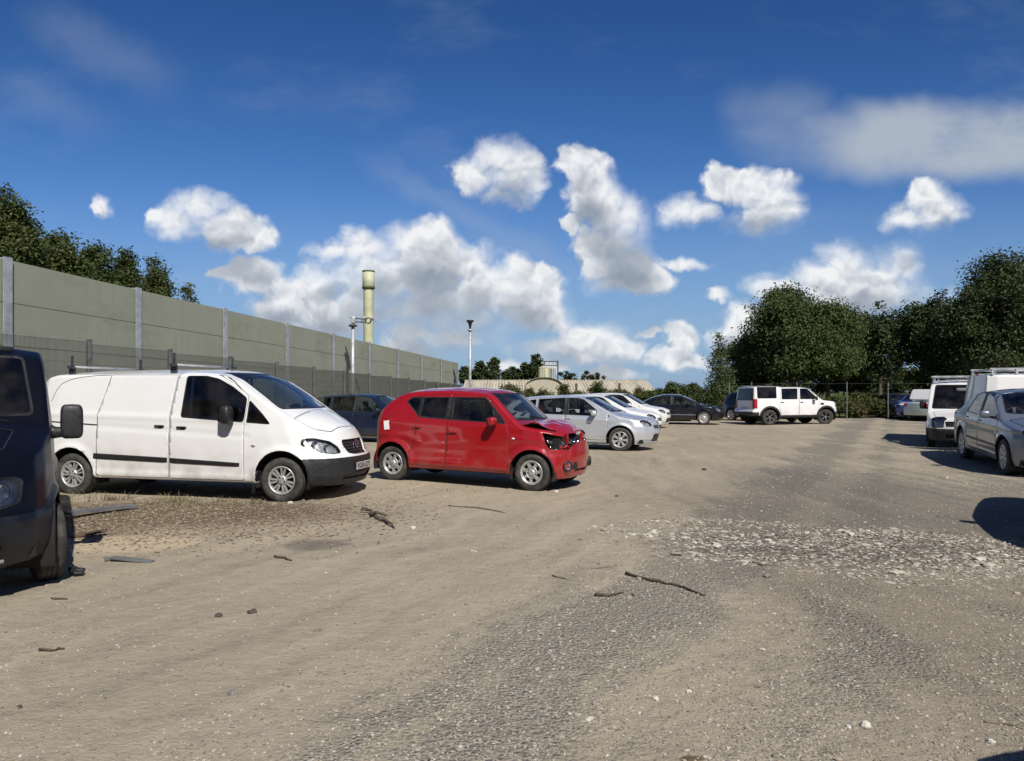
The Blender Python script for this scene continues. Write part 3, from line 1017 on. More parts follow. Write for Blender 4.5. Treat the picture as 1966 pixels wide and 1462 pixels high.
def spec_red():     # small crashed hatchback
    S = {}
    ar = [(1.30, .30, .365), (-1.30, .31, .365)]
    S['body'] = dict(
        top=[(-1.80, .95), (-1.71, 1.15), (-1.62, 1.23), (-1.2, 1.53), (-1.05, 1.585), (-.85, 1.615), (-.3, 1.64), (.1, 1.635), (.45, 1.60), (.56, 1.555), (1.02, 1.135), (1.10, 1.09), (1.5, 1.03), (1.75, .965), (1.84, .88)],
        front=[(.1, 1.68), (.22, 1.76), (.35, 1.80), (.55, 1.81), (.75, 1.79), (.9, 1.745), (1.1, 1.65), (1.7, 1.4)],
        rear=[(.1, -1.62), (.25, -1.68), (.5, -1.70), (1.0, -1.69), (1.2, -1.64), (1.7, -1.2)],
        bot=[(-1.7, .30), (-.95, .245), (.9, .245), (1.8, .20)],
        plan=[(-1.7, .70), (-1.6, .79), (-1.35, .825), (-.6, .83), (.8, .83), (1.2, .825), (1.5, .79), (1.68, .70), (1.81, .54)],
        sec=[(.2, .96), (.3, .985), (.42, 1.0), (.6, .985), (.8, .985), (1.0, .98), (1.1, .955), (1.35, .88), (1.6, .80)],
        crown=[(-1.7, .03), (-1, .06), (.5, .06), (1.0, .07), (1.7, .05)], rz=[(-9, .05), (9, .05)], ry=[(-9, .09), (9, .09)],
        arches=ar, flare=.035, bf=.10, br=.05, ns=120, nz=38,
        ridges=[([(-.95, .36), (.85, .34)], .05, .018), ([(-1.6, .80), (-1.0, .78), (-.8, .72)], .05, .014), ([(.9, .83), (1.7, .80)], .05, .012)])
    pw = rp([(-1.085, 1.375), (-.975, 1.455), (.425, 1.482), (.52, 1.40), (.86, 1.055), (-.12, 1.085), (-.78, 1.108)], .03)
    S['trims'] = [pw]
    S['doors'] = [
        dict(poly=rp([(-.245, .285), (.905, .285), (.90, .9), (.87, 1.04), (.53, 1.41), (.44, 1.51), (-.19, 1.51), (-.215, 1.09)], .03),
             panes=[rp([(-.14, 1.108), (.60, 1.075), (.62, 1.25), (.44, 1.43), (.40, 1.455), (-.15, 1.455)], .02)], handle=(-.13, .88)),
        dict(poly=rp([(-.258, .285), (-.90, .30), (-.955, .5), (-.86, .72), (-.83, 1.08), (-.81, 1.47), (-.205, 1.51), (-.23, 1.09)], .03),
             panes=[rp([(-.30, 1.118), (-.765, 1.135), (-.73, 1.435), (-.265, 1.455)], .02)], handle=(-.93 + .12, .94), dark=True)]
    S['panes'] = [rp([(-.80, 1.135), (-1.055, 1.372), (-.965, 1.428), (-.775, 1.432)], .02)]
    S['ws'] = ([(-.66, 1.13), (.66, 1.13), (.575, 1.50), (.54, 1.53), (-.54, 1.53), (-.575, 1.50)], .4, 1.15)
    S['rw'] = ([(-.52, 1.20), (.52, 1.20), (.48, 1.46), (-.48, 1.46)], -2, -.9)
    S['hood'] = rp([(1.06, -.70), (1.45, -.68), (1.72, -.52), (1.95, -.2), (1.95, .2), (1.72, .52), (1.45, .68), (1.06, .70)], .04)
    S['bonnet_fn'] = None
    S['holes'] = [(R(20.2), [(1.11, .945), (1.4, .955), (1.95, .955), (1.95, .79), (1.75, .795), (1.62, .73), (1.50, .665), (1.231, .672), (1.165, .775)], (-1, 1))]
    S['front_bumper'] = (R(20.2), [(1.13, .80), (1.16, .78), (2.5, .90), (2.5, .05), (1.42, .05), (1.31, .35), (1.20, .62)])
    S['bumper_fn'] = crumple(.028, 3.2, 1.9, .22, 3.0)
    S['slots'] = [rp([(-.30, .35), (.30, .35), (.28, .30), (-.28, .30)], .015)]
    S['floor'] = (-1.55, 1.5, .23)
    S['wheels'] = dict(xs=(1.30, -1.30), yo=.80, style='cover', R=.305, w=.185, rim=.196, steer=R(-2), sunk=.008)
    S['seats'] = [.1, -.72]; S['seat_y'] = .33; S['seat_z'] = .36
    S['dash'] = (.72, .64, 1.05)
    S['mirrors'] = [(.66, .93, 1.10, .13, .19, .14)]
    S['wipers'] = [((1.04, .45), (.98, -.15)), ((1.04, -.05), (.97, -.55))]
    S['bumper'] = [[(-2, .30), (-1.0, .26), (1.0, .265), (1.0, .1), (-2, .1)]]
    from mathutils import noise as mn
    def hood_fn(bm):
        bmesh.ops.subdivide_edges(bm, edges=bm.edges, cuts=1, use_grid_fill=True)
        for v in bm.verts:
            c = v.co; t = max(0, min(1, (c.x - 1.06) / .75))
            n = mn.noise(Vector((c.x * 5, c.y * 3.2, 1.7))); n2 = mn.noise(Vector((c.x * 11, c.y * 8, 4.1)))
            # folded up along the middle, front lip bent down
            c.z += .055 * math.sin(t * math.pi) * (1 + .5 * n) + .022 * n * t + .010 * n2 * t
            c.z += .035 * math.exp(-((abs(c.y) - .66) / .08) ** 2) * math.sin(min(1, t * 1.4) * math.pi)
            if t > .78: c.z -= (t - .78) * .22 * (1 + .6 * n2)
            c.x -= .06 * t + .03 * t * n
    S['bonnet_fn'] = hood_fn
    def post(root, B):
        rnd = random.Random(5)
        b = MB()
        b.box((1.36, 0, .60), (.66, 1.24, .5)); b.build('engine_bay', M['under'], root)
        b = MB()    # broken lamp and slam panel remains inside the opening
        for k in range(70):
            y = rnd.uniform(-.66, .66); x = (B.fx(y, .75) if abs(y) < .5 else 1.79 - (abs(y) - .5) * .75) - rnd.uniform(.05, .16); z = rnd.uniform(.64, .80)
            rot = Matrix.Rotation(rnd.uniform(0, 6), 3, Vector((rnd.random(), rnd.random(), rnd.random())).normalized())
            b.rbox((x, y, z), (rnd.uniform(.02, .09), rnd.uniform(.02, .12), rnd.uniform(.015, .05)), rot, mi=rnd.choice((0, 1, 1, 2, 2)), e=rnd.choice((.3, .7)), n=5)
        b.build('broken_lamp_pieces', [M['steel_dark'], M['chrome'], M['plastic']], root)
        b = MB()
        b.box((1.72, -.33, .78), (.05, .05, .26), Matrix.Rotation(R(8), 3, 'X'))
        b.box((1.72, .40, .78), (.05, .05, .24), Matrix.Rotation(R(-8), 3, 'X'))
        b.tube([(1.70, -.6, .70), (1.78, 0, .70), (1.70, .6, .70)], .03, 8)
        b.build('slam_panel', S['paint'], root, bevel=.006)
        b = MB(); b.tube([(1.56, .62, .72), (1.68, .60, .80), (1.70, .58, .90)], [.02, .035, .02], 8)
        b.build('lamp_bezel', M['chrome'], root)
        for sd in (-1, 1):
            yy = .55; xx = B.sx(yy, .41) + .03
            q = Matrix.Translation((xx, sd * yy, .41)) @ Matrix.Rotation(sd * R(38), 4, 'Z')
            b = MB(); b.M = q
            b.lathe([(.001, -.035), (.045, -.03), (.058, .002)], 18, 'x', mi=0)
            b.lathe([(.058, .002), (.066, .008), (.082, .006), (.086, -.01), (.086, -.03)], 20, 'x', mi=1)
            b.build('fog_light', [M['chrome'], M['black']], root)
            b = MB(); b.rbox((B.sx(.37, .41) - .012, sd * .37, .41), (.04, .21, .115), Matrix.Rotation(sd * R(24), 3, 'Z'), e=.3)
            b.build('bumper_insert', M['plastic'], root)
            b = MB(); b.rbox((.99, sd * (B.y(.99, .83) + .004), .83), (.05, .016, .028), e=.7)
            b.build('side_repeater', M['sticker'], root)
        b = MB()
        y = -(B.y(-1.42, .98) + .004)
        b.box((-1.425, y, .955), (.11, .006, .155), Matrix.Rotation(R(-8), 3, 'Y') @ Matrix.Rotation(R(-3), 3, 'X'))
        b.build('sticker', M['sticker'], root)
        b = MB(); b.tube([(-.88, 0, 1.60), (-.93, 0, 1.66)], [.02, .006], 8); b.build('aerial', M['black'], root)
        b = MB(); b.rbox((.45, .05, 1.38), (.03, .2, .06), e=.5); b.build('rear_view_mirror', M['black'], root)
        for y in (-.20, .25):
            b = MB(); b.box((.70, y, 1.19), (.004, .20, .13), Matrix.Rotation(R(45), 3, 'Y'))
            b.build('windscreen_paper', M['sticker'], root)
    S['post'] = post
    return S

def spec_hatch(kind='hatch'):
    """five-door family car; kind: hatch, crossover, mpv"""
    S = {}
    hb = {'hatch': 0.0, 'crossover': .10, 'mpv': .03}[kind]      # extra height of the cabin
    lift = {'hatch': 0.0, 'crossover': .05, 'mpv': 0.0}[kind]
    Rw = {'hatch': .325, 'crossover': .345, 'mpv': .315}[kind]
    ar = [(1.36, Rw - .005, Rw + .055), (-1.36, Rw - .005, Rw + .055)]
    t = [(-2.2, .80), (-2.14, 1.02), (-2.08, 1.10), (-1.75, 1.36), (-1.45, 1.445), (-.9, 1.485), (-.25, 1.50), (.15, 1.485), (.42, 1.44), (1.18, 1.05), (1.34, .99), (1.85, .90), (2.10, .80), (2.2, .70)]
    S['body'] = dict(
        top=[(x, z + lift + (hb * min(1, max(0, (z - .95) / .5)))) for x, z in t],
        front=[(.1, 1.98), (.2, 2.06), (.32, 2.13), (.5, 2.15), (.65, 2.13), (.8, 2.06), (1.0, 1.9), (1.7, 1.7)],
        rear=[(.1, -2.05), (.3, -2.12), (.6, -2.15), (.9, -2.12), (1.1, -2.05), (1.6, -1.8)],
        bot=[(-2.1, .32), (-1, .225 + lift), (1, .215 + lift), (1.6, .19), (2.2, .17)],
        plan=[(-2.15, .70), (-2.05, .80), (-1.7, .885), (-1, .90), (.9, .90), (1.4, .89), (1.75, .84), (1.98, .72), (2.13, .50)],
        sec=[(.2, .955), (.3, .985), (.45, 1.0), (.65, .995), (.85, .985), (.97, .955), (1.2, .875), (1.5, .77)],
        crown=[(-2.1, .04), (-1, .06), (.5, .06), (1.2, .07), (2.1, .06)], rz=[(-9, .05), (9, .05)], ry=[(-9, .09), (1.0, .09), (1.5, .13), (9, .10)],
        arches=ar, flare=.025, bf=.11, br=.08, ns=100, nz=32,
        ridges=[([(-2.0, .88 + lift), (1.2, .80 + lift)], .035, .012), ([(-1, .34), (1, .33)], .05, -.012)])
    bz = .965 + lift; tz = 1.41 + lift + hb * .9
    S['doors'] = [
        dict(poly=rp([(-.20, .29), (.98, .29), (1.03, .8), (1.02, .98), (.36, tz - .01), (.2, tz + .04), (-.13, tz + .05), (-.17, bz)], .03),
             panes=[rp([(-.08, bz + .005), (.70, bz - .02), (.70, bz + .12), (.33, tz - .045), (.15, tz), (-.09, tz + .005)], .02)], handle=(-.08, .86 + lift)),
        dict(poly=rp([(-.213, .29), (-.90, .30), (-1.06, .62), (-1.02, .95), (-.98, tz + .0), (-.15, tz + .05), (-.18, bz)], .03),
             panes=[rp([(-.25, bz + .008), (-.98, bz + .03), (-.96, tz - .035), (-.20, tz + .005)], .02)], handle=(-.92, .88 + lift))]
    S['panes'] = [rp([(-1.08, bz + .035), (-1.66, bz + .09), (-1.72, bz + .14), (-1.45, tz - .10), (-1.06, tz - .045)], .02), rp([(.74, bz - .022), (1.06, bz - .03), (.74, bz + .10)], .01)]
    S['trims'] = [rp([(-.08, bz - .01), (-.27, bz - .005), (-.22, tz + .015), (-.07, tz + .015)], .01)]
    S['ws'] = ([(-.70, 1.07 + lift), (.70, 1.07 + lift), (.60, tz - .03), (.55, tz + .015), (-.55, tz + .015), (-.60, tz - .03)], .3, 1.3)
    S['rw'] = ([(-.58, 1.08 + lift), (.58, 1.08 + lift), (.52, tz - .04), (-.52, tz - .04)], -3, -1.5)
    S['hood'] = rp([(1.32, -.74), (1.8, -.66), (2.0, -.45), (2.06, 0), (2.0, .45), (1.8, .66), (1.32, .74)], .05)
    c = math.cos(R(25)); 
    S['head'] = (R(25), rp([(1.36, .80 + lift), (1.5, .835 + lift), (1.66, .79 + lift), (1.74, .71 + lift), (1.70, .66 + lift), (1.5, .69 + lift)], .03))
    S['bowls'] = [(1.86, .66, .735 + lift, .055), (1.97, .54, .715 + lift, .05)]
    S['grille'] = rp([(-.42, .70 + lift), (.42, .70 + lift), (.36, .60), (-.36, .60)], .03)
    S['slats'] = [(.64, .36), (.685 + lift * .5, .39)]; S['slat_mat'] = M['chrome']
    S['slots'] = [rp([(-.40, .46), (.40, .46), (.48, .25), (-.48, .25)], .04)]
    S['floor'] = (-2.0, 1.95, .20 + lift)
    S['wheels'] = dict(xs=(1.36, -1.36), yo=.885, style='petal', R=Rw, w=.215, rim=Rw - .11, steer=R(2))
    S['seats'] = [.0, -.85]; S['seat_z'] = .28 + lift
    S['dash'] = (.72, .66, .99 + lift)
    S['mirrors'] = [(.66, .99, 1.015 + lift, .13, .20, .14)]
    S['wipers'] = [((1.20, .55), (1.12, -.1)), ((1.20, -.05), (1.11, -.58))]
    S['plate'] = ('', 2.255, 0, .42, 0, 0)
    S['tail'] = (R(150), rp([(1.26, .98 + lift), (1.62, .99 + lift), (1.60, .80 + lift), (1.32, .82 + lift)], .03))
    return S

def spec_saloon():
    S = {}
    ar = [(1.36, .32, .375), (-1.36, .32, .375)]
    S['body'] = dict(
        top=[(-2.45, .85), (-2.36, .98), (-2.25, 1.02), (-1.85, 1.06), (-1.62, 1.10), (-1.0, 1.375), (-.75, 1.435), (-.3, 1.465), (.1, 1.455), (.38, 1.41), (1.08, 1.05), (1.22, .99), (1.8, .90), (2.1, .80), (2.25, .68)],
        front=[(.1, 2.02), (.2, 2.1), (.32, 2.17), (.5, 2.18), (.65, 2.16), (.8, 2.10), (1.0, 2.0), (1.7, 1.7)],
        rear=[(.1, -2.25), (.3, -2.36), (.6, -2.40), (.9, -2.38), (1.05, -2.32), (1.6, -2.1)],
        bot=[(-2.3, .32), (-1, .225), (1, .215), (1.6, .19), (2.2, .18)],
        plan=[(-2.4, .70), (-2.3, .80), (-1.9, .875), (-1, .895), (.9, .895), (1.4, .885), (1.75, .84), (2.0, .72), (2.16, .50)],
        sec=[(.2, .955), (.3, .985), (.45, 1.0), (.65, .995), (.85, .985), (.96, .955), (1.2, .875), (1.46, .775)],
        crown=[(-2.3, .05), (-1.7, .05), (-1, .06), (.5, .06), (1.2, .07), (2.1, .06)], rz=[(-9, .05), (9, .05)], ry=[(-9, .10), (1.0, .09), (1.5, .13), (9, .10)],
        arches=ar, flare=.02, bf=.11, br=.08, ns=100, nz=32,
        ridges=[([(-2.2, .86), (1.9, .78)], .03, .010), ([(-1, .36), (1, .35)], .05, -.012)])
    S['doors'] = [
        dict(poly=rp([(-.16, .29), (1.00, .29), (1.04, .8), (1.0, .98), (.33, 1.385), (.18, 1.425), (-.10, 1.43), (-.13, .96)], .03),
             panes=[rp([(-.05, .965), (.90, .955), (.84, 1.03), (.31, 1.345), (.15, 1.385), (-.05, 1.39)], .02)], handle=(-.05, .86)),
        dict(poly=rp([(-.173, .29), (-.90, .30), (-1.07, .62), (-1.14, .97), (-.75, 1.36), (-.5, 1.42), (-.115, 1.43), (-.143, .96)], .03),
             panes=[rp([(-.20, .968), (-1.02, .985), (-.97, 1.06), (-.72, 1.31), (-.48, 1.378), (-.17, 1.39)], .03)], handle=(-.95, .88))]
    S['trims'] = [rp([(-.05, .955), (-.20, .96), (-.17, 1.40), (-.05, 1.40)], .01)]
    S['panes'] = []
    S['ws'] = ([(-.70, 1.06), (.70, 1.06), (.60, 1.36), (.55, 1.40), (-.55, 1.40), (-.60, 1.36)], .3, 1.25)
    S['rw'] = ([(-.66, 1.12), (.66, 1.12), (.54, 1.37), (-.54, 1.37)], -1.8, -.8)
    S['hood'] = rp([(1.2, -.74), (1.8, -.66), (2.02, -.45), (2.08, 0), (2.02, .45), (1.8, .66), (1.2, .74)], .05)
    S['head'] = (R(25), rp([(1.40, .80), (1.54, .82), (1.70, .775), (1.79, .70), (1.74, .62), (1.52, .65)], .035))
    S['bowls'] = [(1.92, .66, .72, .062), (2.02, .54, .70, .055)]
    S['grille'] = rp([(-.30, .76), (.30, .76), (.24, .55), (-.24, .55)], .03)
    S['slats'] = [(.60, .25), (.65, .27), (.70, .28)]; S['slat_mat'] = M['chrome']
    S['slots'] = [rp([(-.45, .40), (.45, .40), (.50, .25), (-.50, .25)], .03), rp([(.40, .40), (.60, .42), (.58, .30), (.46, .28)], .03)]
    S['floor'] = (-2.2, 1.95, .20)
    S['wheels'] = dict(xs=(1.36, -1.36), yo=.88, style='petal', R=.32, w=.21, rim=.215, steer=R(-2))
    S['seats'] = [.0, -.80]; S['seat_z'] = .26
    S['dash'] = (.72, .66, .98)
    S['mirrors'] = [(.66, .98, 1.01, .13, .20, .13)]
    S['wipers'] = [((1.12, .55), (1.04, -.1)), ((1.12, -.05), (1.03, -.58))]
    S['strips'] = [([(-.95, .50), (1.0, .47)], .022, .012, M['chrome'])]
    S['boot'] = rp([(-.62, 1.035), (.62, 1.035), (.60, .70), (-.60, .70)], .03)
    S['tail'] = (R(150), rp([(1.50, .94), (1.86, .96), (1.84, .76), (1.54, .77)], .03))
    return S

def spec_offroad():
    S = {}
    ar = [(1.45, .37, .46), (-1.45, .37, .46)]
    S['body'] = dict(
        top=[(-2.3, 1.5), (-2.21, 1.80), (-2.12, 1.855), (-1.9, 1.87), (-.95, 1.87), (-.85, 1.84), (.2, 1.84), (.48, 1.80), (.62, 1.74), (1.20, 1.25), (1.32, 1.20), (1.9, 1.14), (2.1, 1.08), (2.2, .9)],
        front=[(.2, 2.02), (.35, 2.10), (.6, 2.14), (.8, 2.13), (1.0, 2.10), (1.15, 2.04), (1.9, 1.9)],
        rear=[(.2, -2.20), (.4, -2.27), (.7, -2.27), (.75, -2.20), (1.2, -2.19), (1.9, -2.13)],
        bot=[(-2.3, .50), (-1, .34), (1, .34), (2.2, .36)],
        plan=[(-2.27, .84), (-2.15, .90), (-1.8, .935), (-1, .94), (1.2, .94), (1.7, .925), (1.95, .86), (2.13, .70)],
        sec=[(.3, .97), (.45, 1.0), (.9, 1.0), (1.1, .985), (1.25, .965), (1.85, .875)],
        crown=[(-2.3, .03), (9, .04)], rz=[(-9, .04), (9, .04)], ry=[(-9, .07), (9, .08)],
        arches=ar, flare=.02, bf=.07, br=.03, ns=90, nz=30, sm=.02)
    S['arch_trim'] = .09
    S['bumper'] = [[(-2.0, .62), (-3, .62), (-3, 0), (-2.0, 0)], [(1.8, .60), (3, .60), (3, 0), (1.8, 0)], [(-2, .46), (2, .46), (2, 0), (-2, 0)]]
    S['keep_bumper'] = True
    S['doors'] = [
        dict(poly=rp([(.02, .465), (.97, .465), (1.03, .85), (1.10, 1.22), (.58, 1.72), (.48, 1.78), (.06, 1.79)], .02),
             panes=[rp([(.10, 1.24), (1.02, 1.24), (.53, 1.70), (.45, 1.735), (.13, 1.74)], .02)], handle=(.16, 1.08)),
        dict(poly=rp([(.005, .465), (-.86, .465), (-1.0, .84), (-.92, 1.22), (-.90, 1.79), (.045, 1.79)], .02),
             panes=[rp([(-.06, 1.24), (-.84, 1.24), (-.82, 1.735), (-.02, 1.74)], .02)], handle=(-.83, 1.08), dark=True)]
    S['panes'] = [rp([(-1.12, 1.29), (-2.05, 1.29), (-2.03, 1.84), (-1.10, 1.84)], .03)]
    S['ws'] = ([(-.74, 1.27), (.74, 1.27), (.68, 1.72), (-.68, 1.72)], .4, 1.3)
    S['rw'] = ([(-.70, 1.20), (.70, 1.20), (.66, 1.74), (-.66, 1.74)], -3, -2.0)
    S['hood'] = rp([(1.32, -.78), (1.9, -.72), (2.05, -.45), (2.05, .45), (1.9, .72), (1.32, .78)], .05)
    S['head'] = (R(25), rp([(1.52, 1.06), (1.72, 1.06), (1.74, .82), (1.55, .84)], .03))
    S['tail'] = (R(150), rp([(1.36, 1.25), (1.56, 1.25), (1.56, .80), (1.36, .80)], .03))
    S['grille'] = rp([(-.50, 1.0), (.50, 1.0), (.46, .82), (-.46, .82)], .02)
    S['slats'] = [(.86, .46), (.91, .48), (.96, .48)]
    S['slots'] = [rp([(-.4, .58), (.4, .58), (.38, .45), (-.38, .45)], .02)]
    S['floor'] = (-2.1, 1.95, .36)
    S['wheels'] = dict(xs=(1.45, -1.45), yo=.92, style='dark', R=.37, w=.25, rim=.235, steer=R(-22))
    S['seats'] = [.15, -.75]; S['seat_z'] = .55
    S['dash'] = (.85, .7, 1.2)
    S['mirrors'] = [(.80, 1.06, 1.27, .14, .22, .20)]
    S['mirror_mat'] = M['black']; S['handle_mat'] = M['black']
    def post(root, B):
        for sd in (-1, 1):
            b = MB(); b.box((1.22, sd * (B.y(1.22, 1.0) + .004), 1.0), (.17, .02, .09)); b.build('wing_vent', M['black'], root)
        b = MB()
        for sd in (-1, 1): b.tube([(-2.05, sd * .74, 1.87), (-2.0, sd * .74, 1.90), (-.95, sd * .74, 1.90), (-.9, sd * .74, 1.87)], .018, 6)
        b.build('roof_rails', M['black'], root)
        add_plate(root, '', -2.225, 0, .80, 0, math.pi)
    S['post'] = post
    return S

def spec_smallvan():
    S = {}
    ar = [(1.33, .32, .375), (-1.33, .32, .375)]
    S['body'] = dict(
        top=[(-2.2, 1.5), (-2.08, 1.84), (-2.0, 1.885), (-1.6, 1.90), (-.3, 1.90), (.25, 1.87), (.48, 1.81), (1.27, 1.09), (1.40, 1.02), (1.85, .90), (2.05, .80), (2.15, .66)],
        front=[(.1, 1.92), (.25, 2.03), (.5, 2.07), (.65, 2.05), (.8, 2.0), (1.0, 1.92), (1.9, 1.7)],
        rear=[(.1, -2.05), (.3, -2.12), (.7, -2.12), (1.2, -2.08), (1.9, -2.0)],
        bot=[(-2.1, .36), (-1, .27), (1, .26), (2.1, .24)],
        plan=[(-2.1, .82), (-1.9, .88), (-1, .895), (1.0, .895), (1.5, .88), (1.8, .82), (1.95, .74), (2.06, .62)],
        sec=[(.2, .95), (.35, .99), (.6, 1), (.95, .99), (1.15, .965), (1.5, .93), (1.85, .87)],
        crown=[(-2.2, .04), (9, .06)], rz=[(-9, .05), (9, .05)], ry=[(-9, .09), (9, .09)],
        arches=ar, flare=.03, bf=.09, br=.03, ns=90, nz=32, sm=.03)
    S['doors'] = [
        dict(poly=rp([(.0, .30), (.95, .30), (1.0, .8), (1.05, 1.12), (.50, 1.65), (.35, 1.79), (.02, 1.80)], .03),
             panes=[rp([(.08, 1.08), (1.0, 1.05), (.47, 1.60), (.33, 1.73), (.10, 1.74)], .03)], handle=(.1, .95)),
        dict(poly=rp([(-.015, .30), (-.93, .30), (-.95, 1.80), (-.015, 1.80)], .03), handle=(-.12, 1.0), name='sliding_door')]
    S['panes'] = []
    S['ws'] = ([(-.74, 1.11), (.74, 1.11), (.66, 1.74), (-.66, 1.74)], .3, 1.4)
    S['hood'] = rp([(1.35, -.72), (1.75, -.66), (1.93, -.45), (1.95, 0), (1.93, .45), (1.75, .66), (1.35, .72)], .05)
    S['head'] = (R(40), rp([(.93, .88), (1.12, .895), (1.29, .84), (1.32, .61), (1.06, .59), (.98, .67)], .035))
    S['bowls'] = [(1.88, .66, .75, .075), (1.82, .70, .66, .05)]
    S['grille'] = rp([(-.42, .77), (.42, .77), (.40, .63), (-.40, .63)], .02)
    S['slats'] = [(.67, .40), (.71, .41)]
    S['bumper'] = [[(1.55, .575), (3, .575), (3, 0), (1.55, 0)], [(-1.8, .6), (-3, .6), (-3, 0), (-1.8, 0)]]
    S['slots'] = [rp([(-.42, .42), (.42, .42), (.40, .30), (-.40, .30)], .02)]
    S['floor'] = (-1.95, 1.85, .25)
    S['wheels'] = dict(xs=(1.33, -1.33), yo=.87, style='steel', R=.315, w=.195, rim=.20, steer=R(3))
    S['seats'] = [.25]; S['seat_y'] = .40; S['seat_z'] = .55
    S['dash'] = (.92, .68, 1.0)
    S['mirrors'] = [(.72, 1.0, 1.18, .15, .19, .24)]
    S['mirror_mat'] = M['black']; S['handle_mat'] = M['black']
    S['wipers'] = [((1.28, .6), (1.16, -.1)), ((1.28, -.1), (1.16, -.62))]
    def post(root, B):
        b = MB(); b.box((-.18, 0, 1.05), (.04, 1.5, 1.4)); b.build('bulkhead', M['liner'], root)
        b = MB(); b.rbox((-2.04, 0, 1.86), (.05, .26, .05), e=.5); b.build('brake_light', M['red_lens'], root)
        rk = MB()
        for sd in (-1, 1): rk.box((-.75, sd * .70, 1.985), (2.4, .05, .05))
        for x in (.40, -.5, -1.4, -1.9):
            rk.box((x, 0, 1.965), (.05, 1.5, .04))
            for sd in (-1, 1): rk.box((x, sd * .74, 1.91), (.05, .04, .12))
        rk.rbox((.46, 0, 1.985), (.10, 1.62, .07), e=.3)
        for k in range(6): rk.box((.46, -.6 + .24 * k, 1.92), (.03, .05, .09))
        rk.build('roof_rack', M['galv'], root)
        b = MB(); b.rbox((.52, .0, 1.62), (.04, .3, .09), e=.6); b.build('sun_visor', M['sticker'], root)
    S['post'] = post
    return S

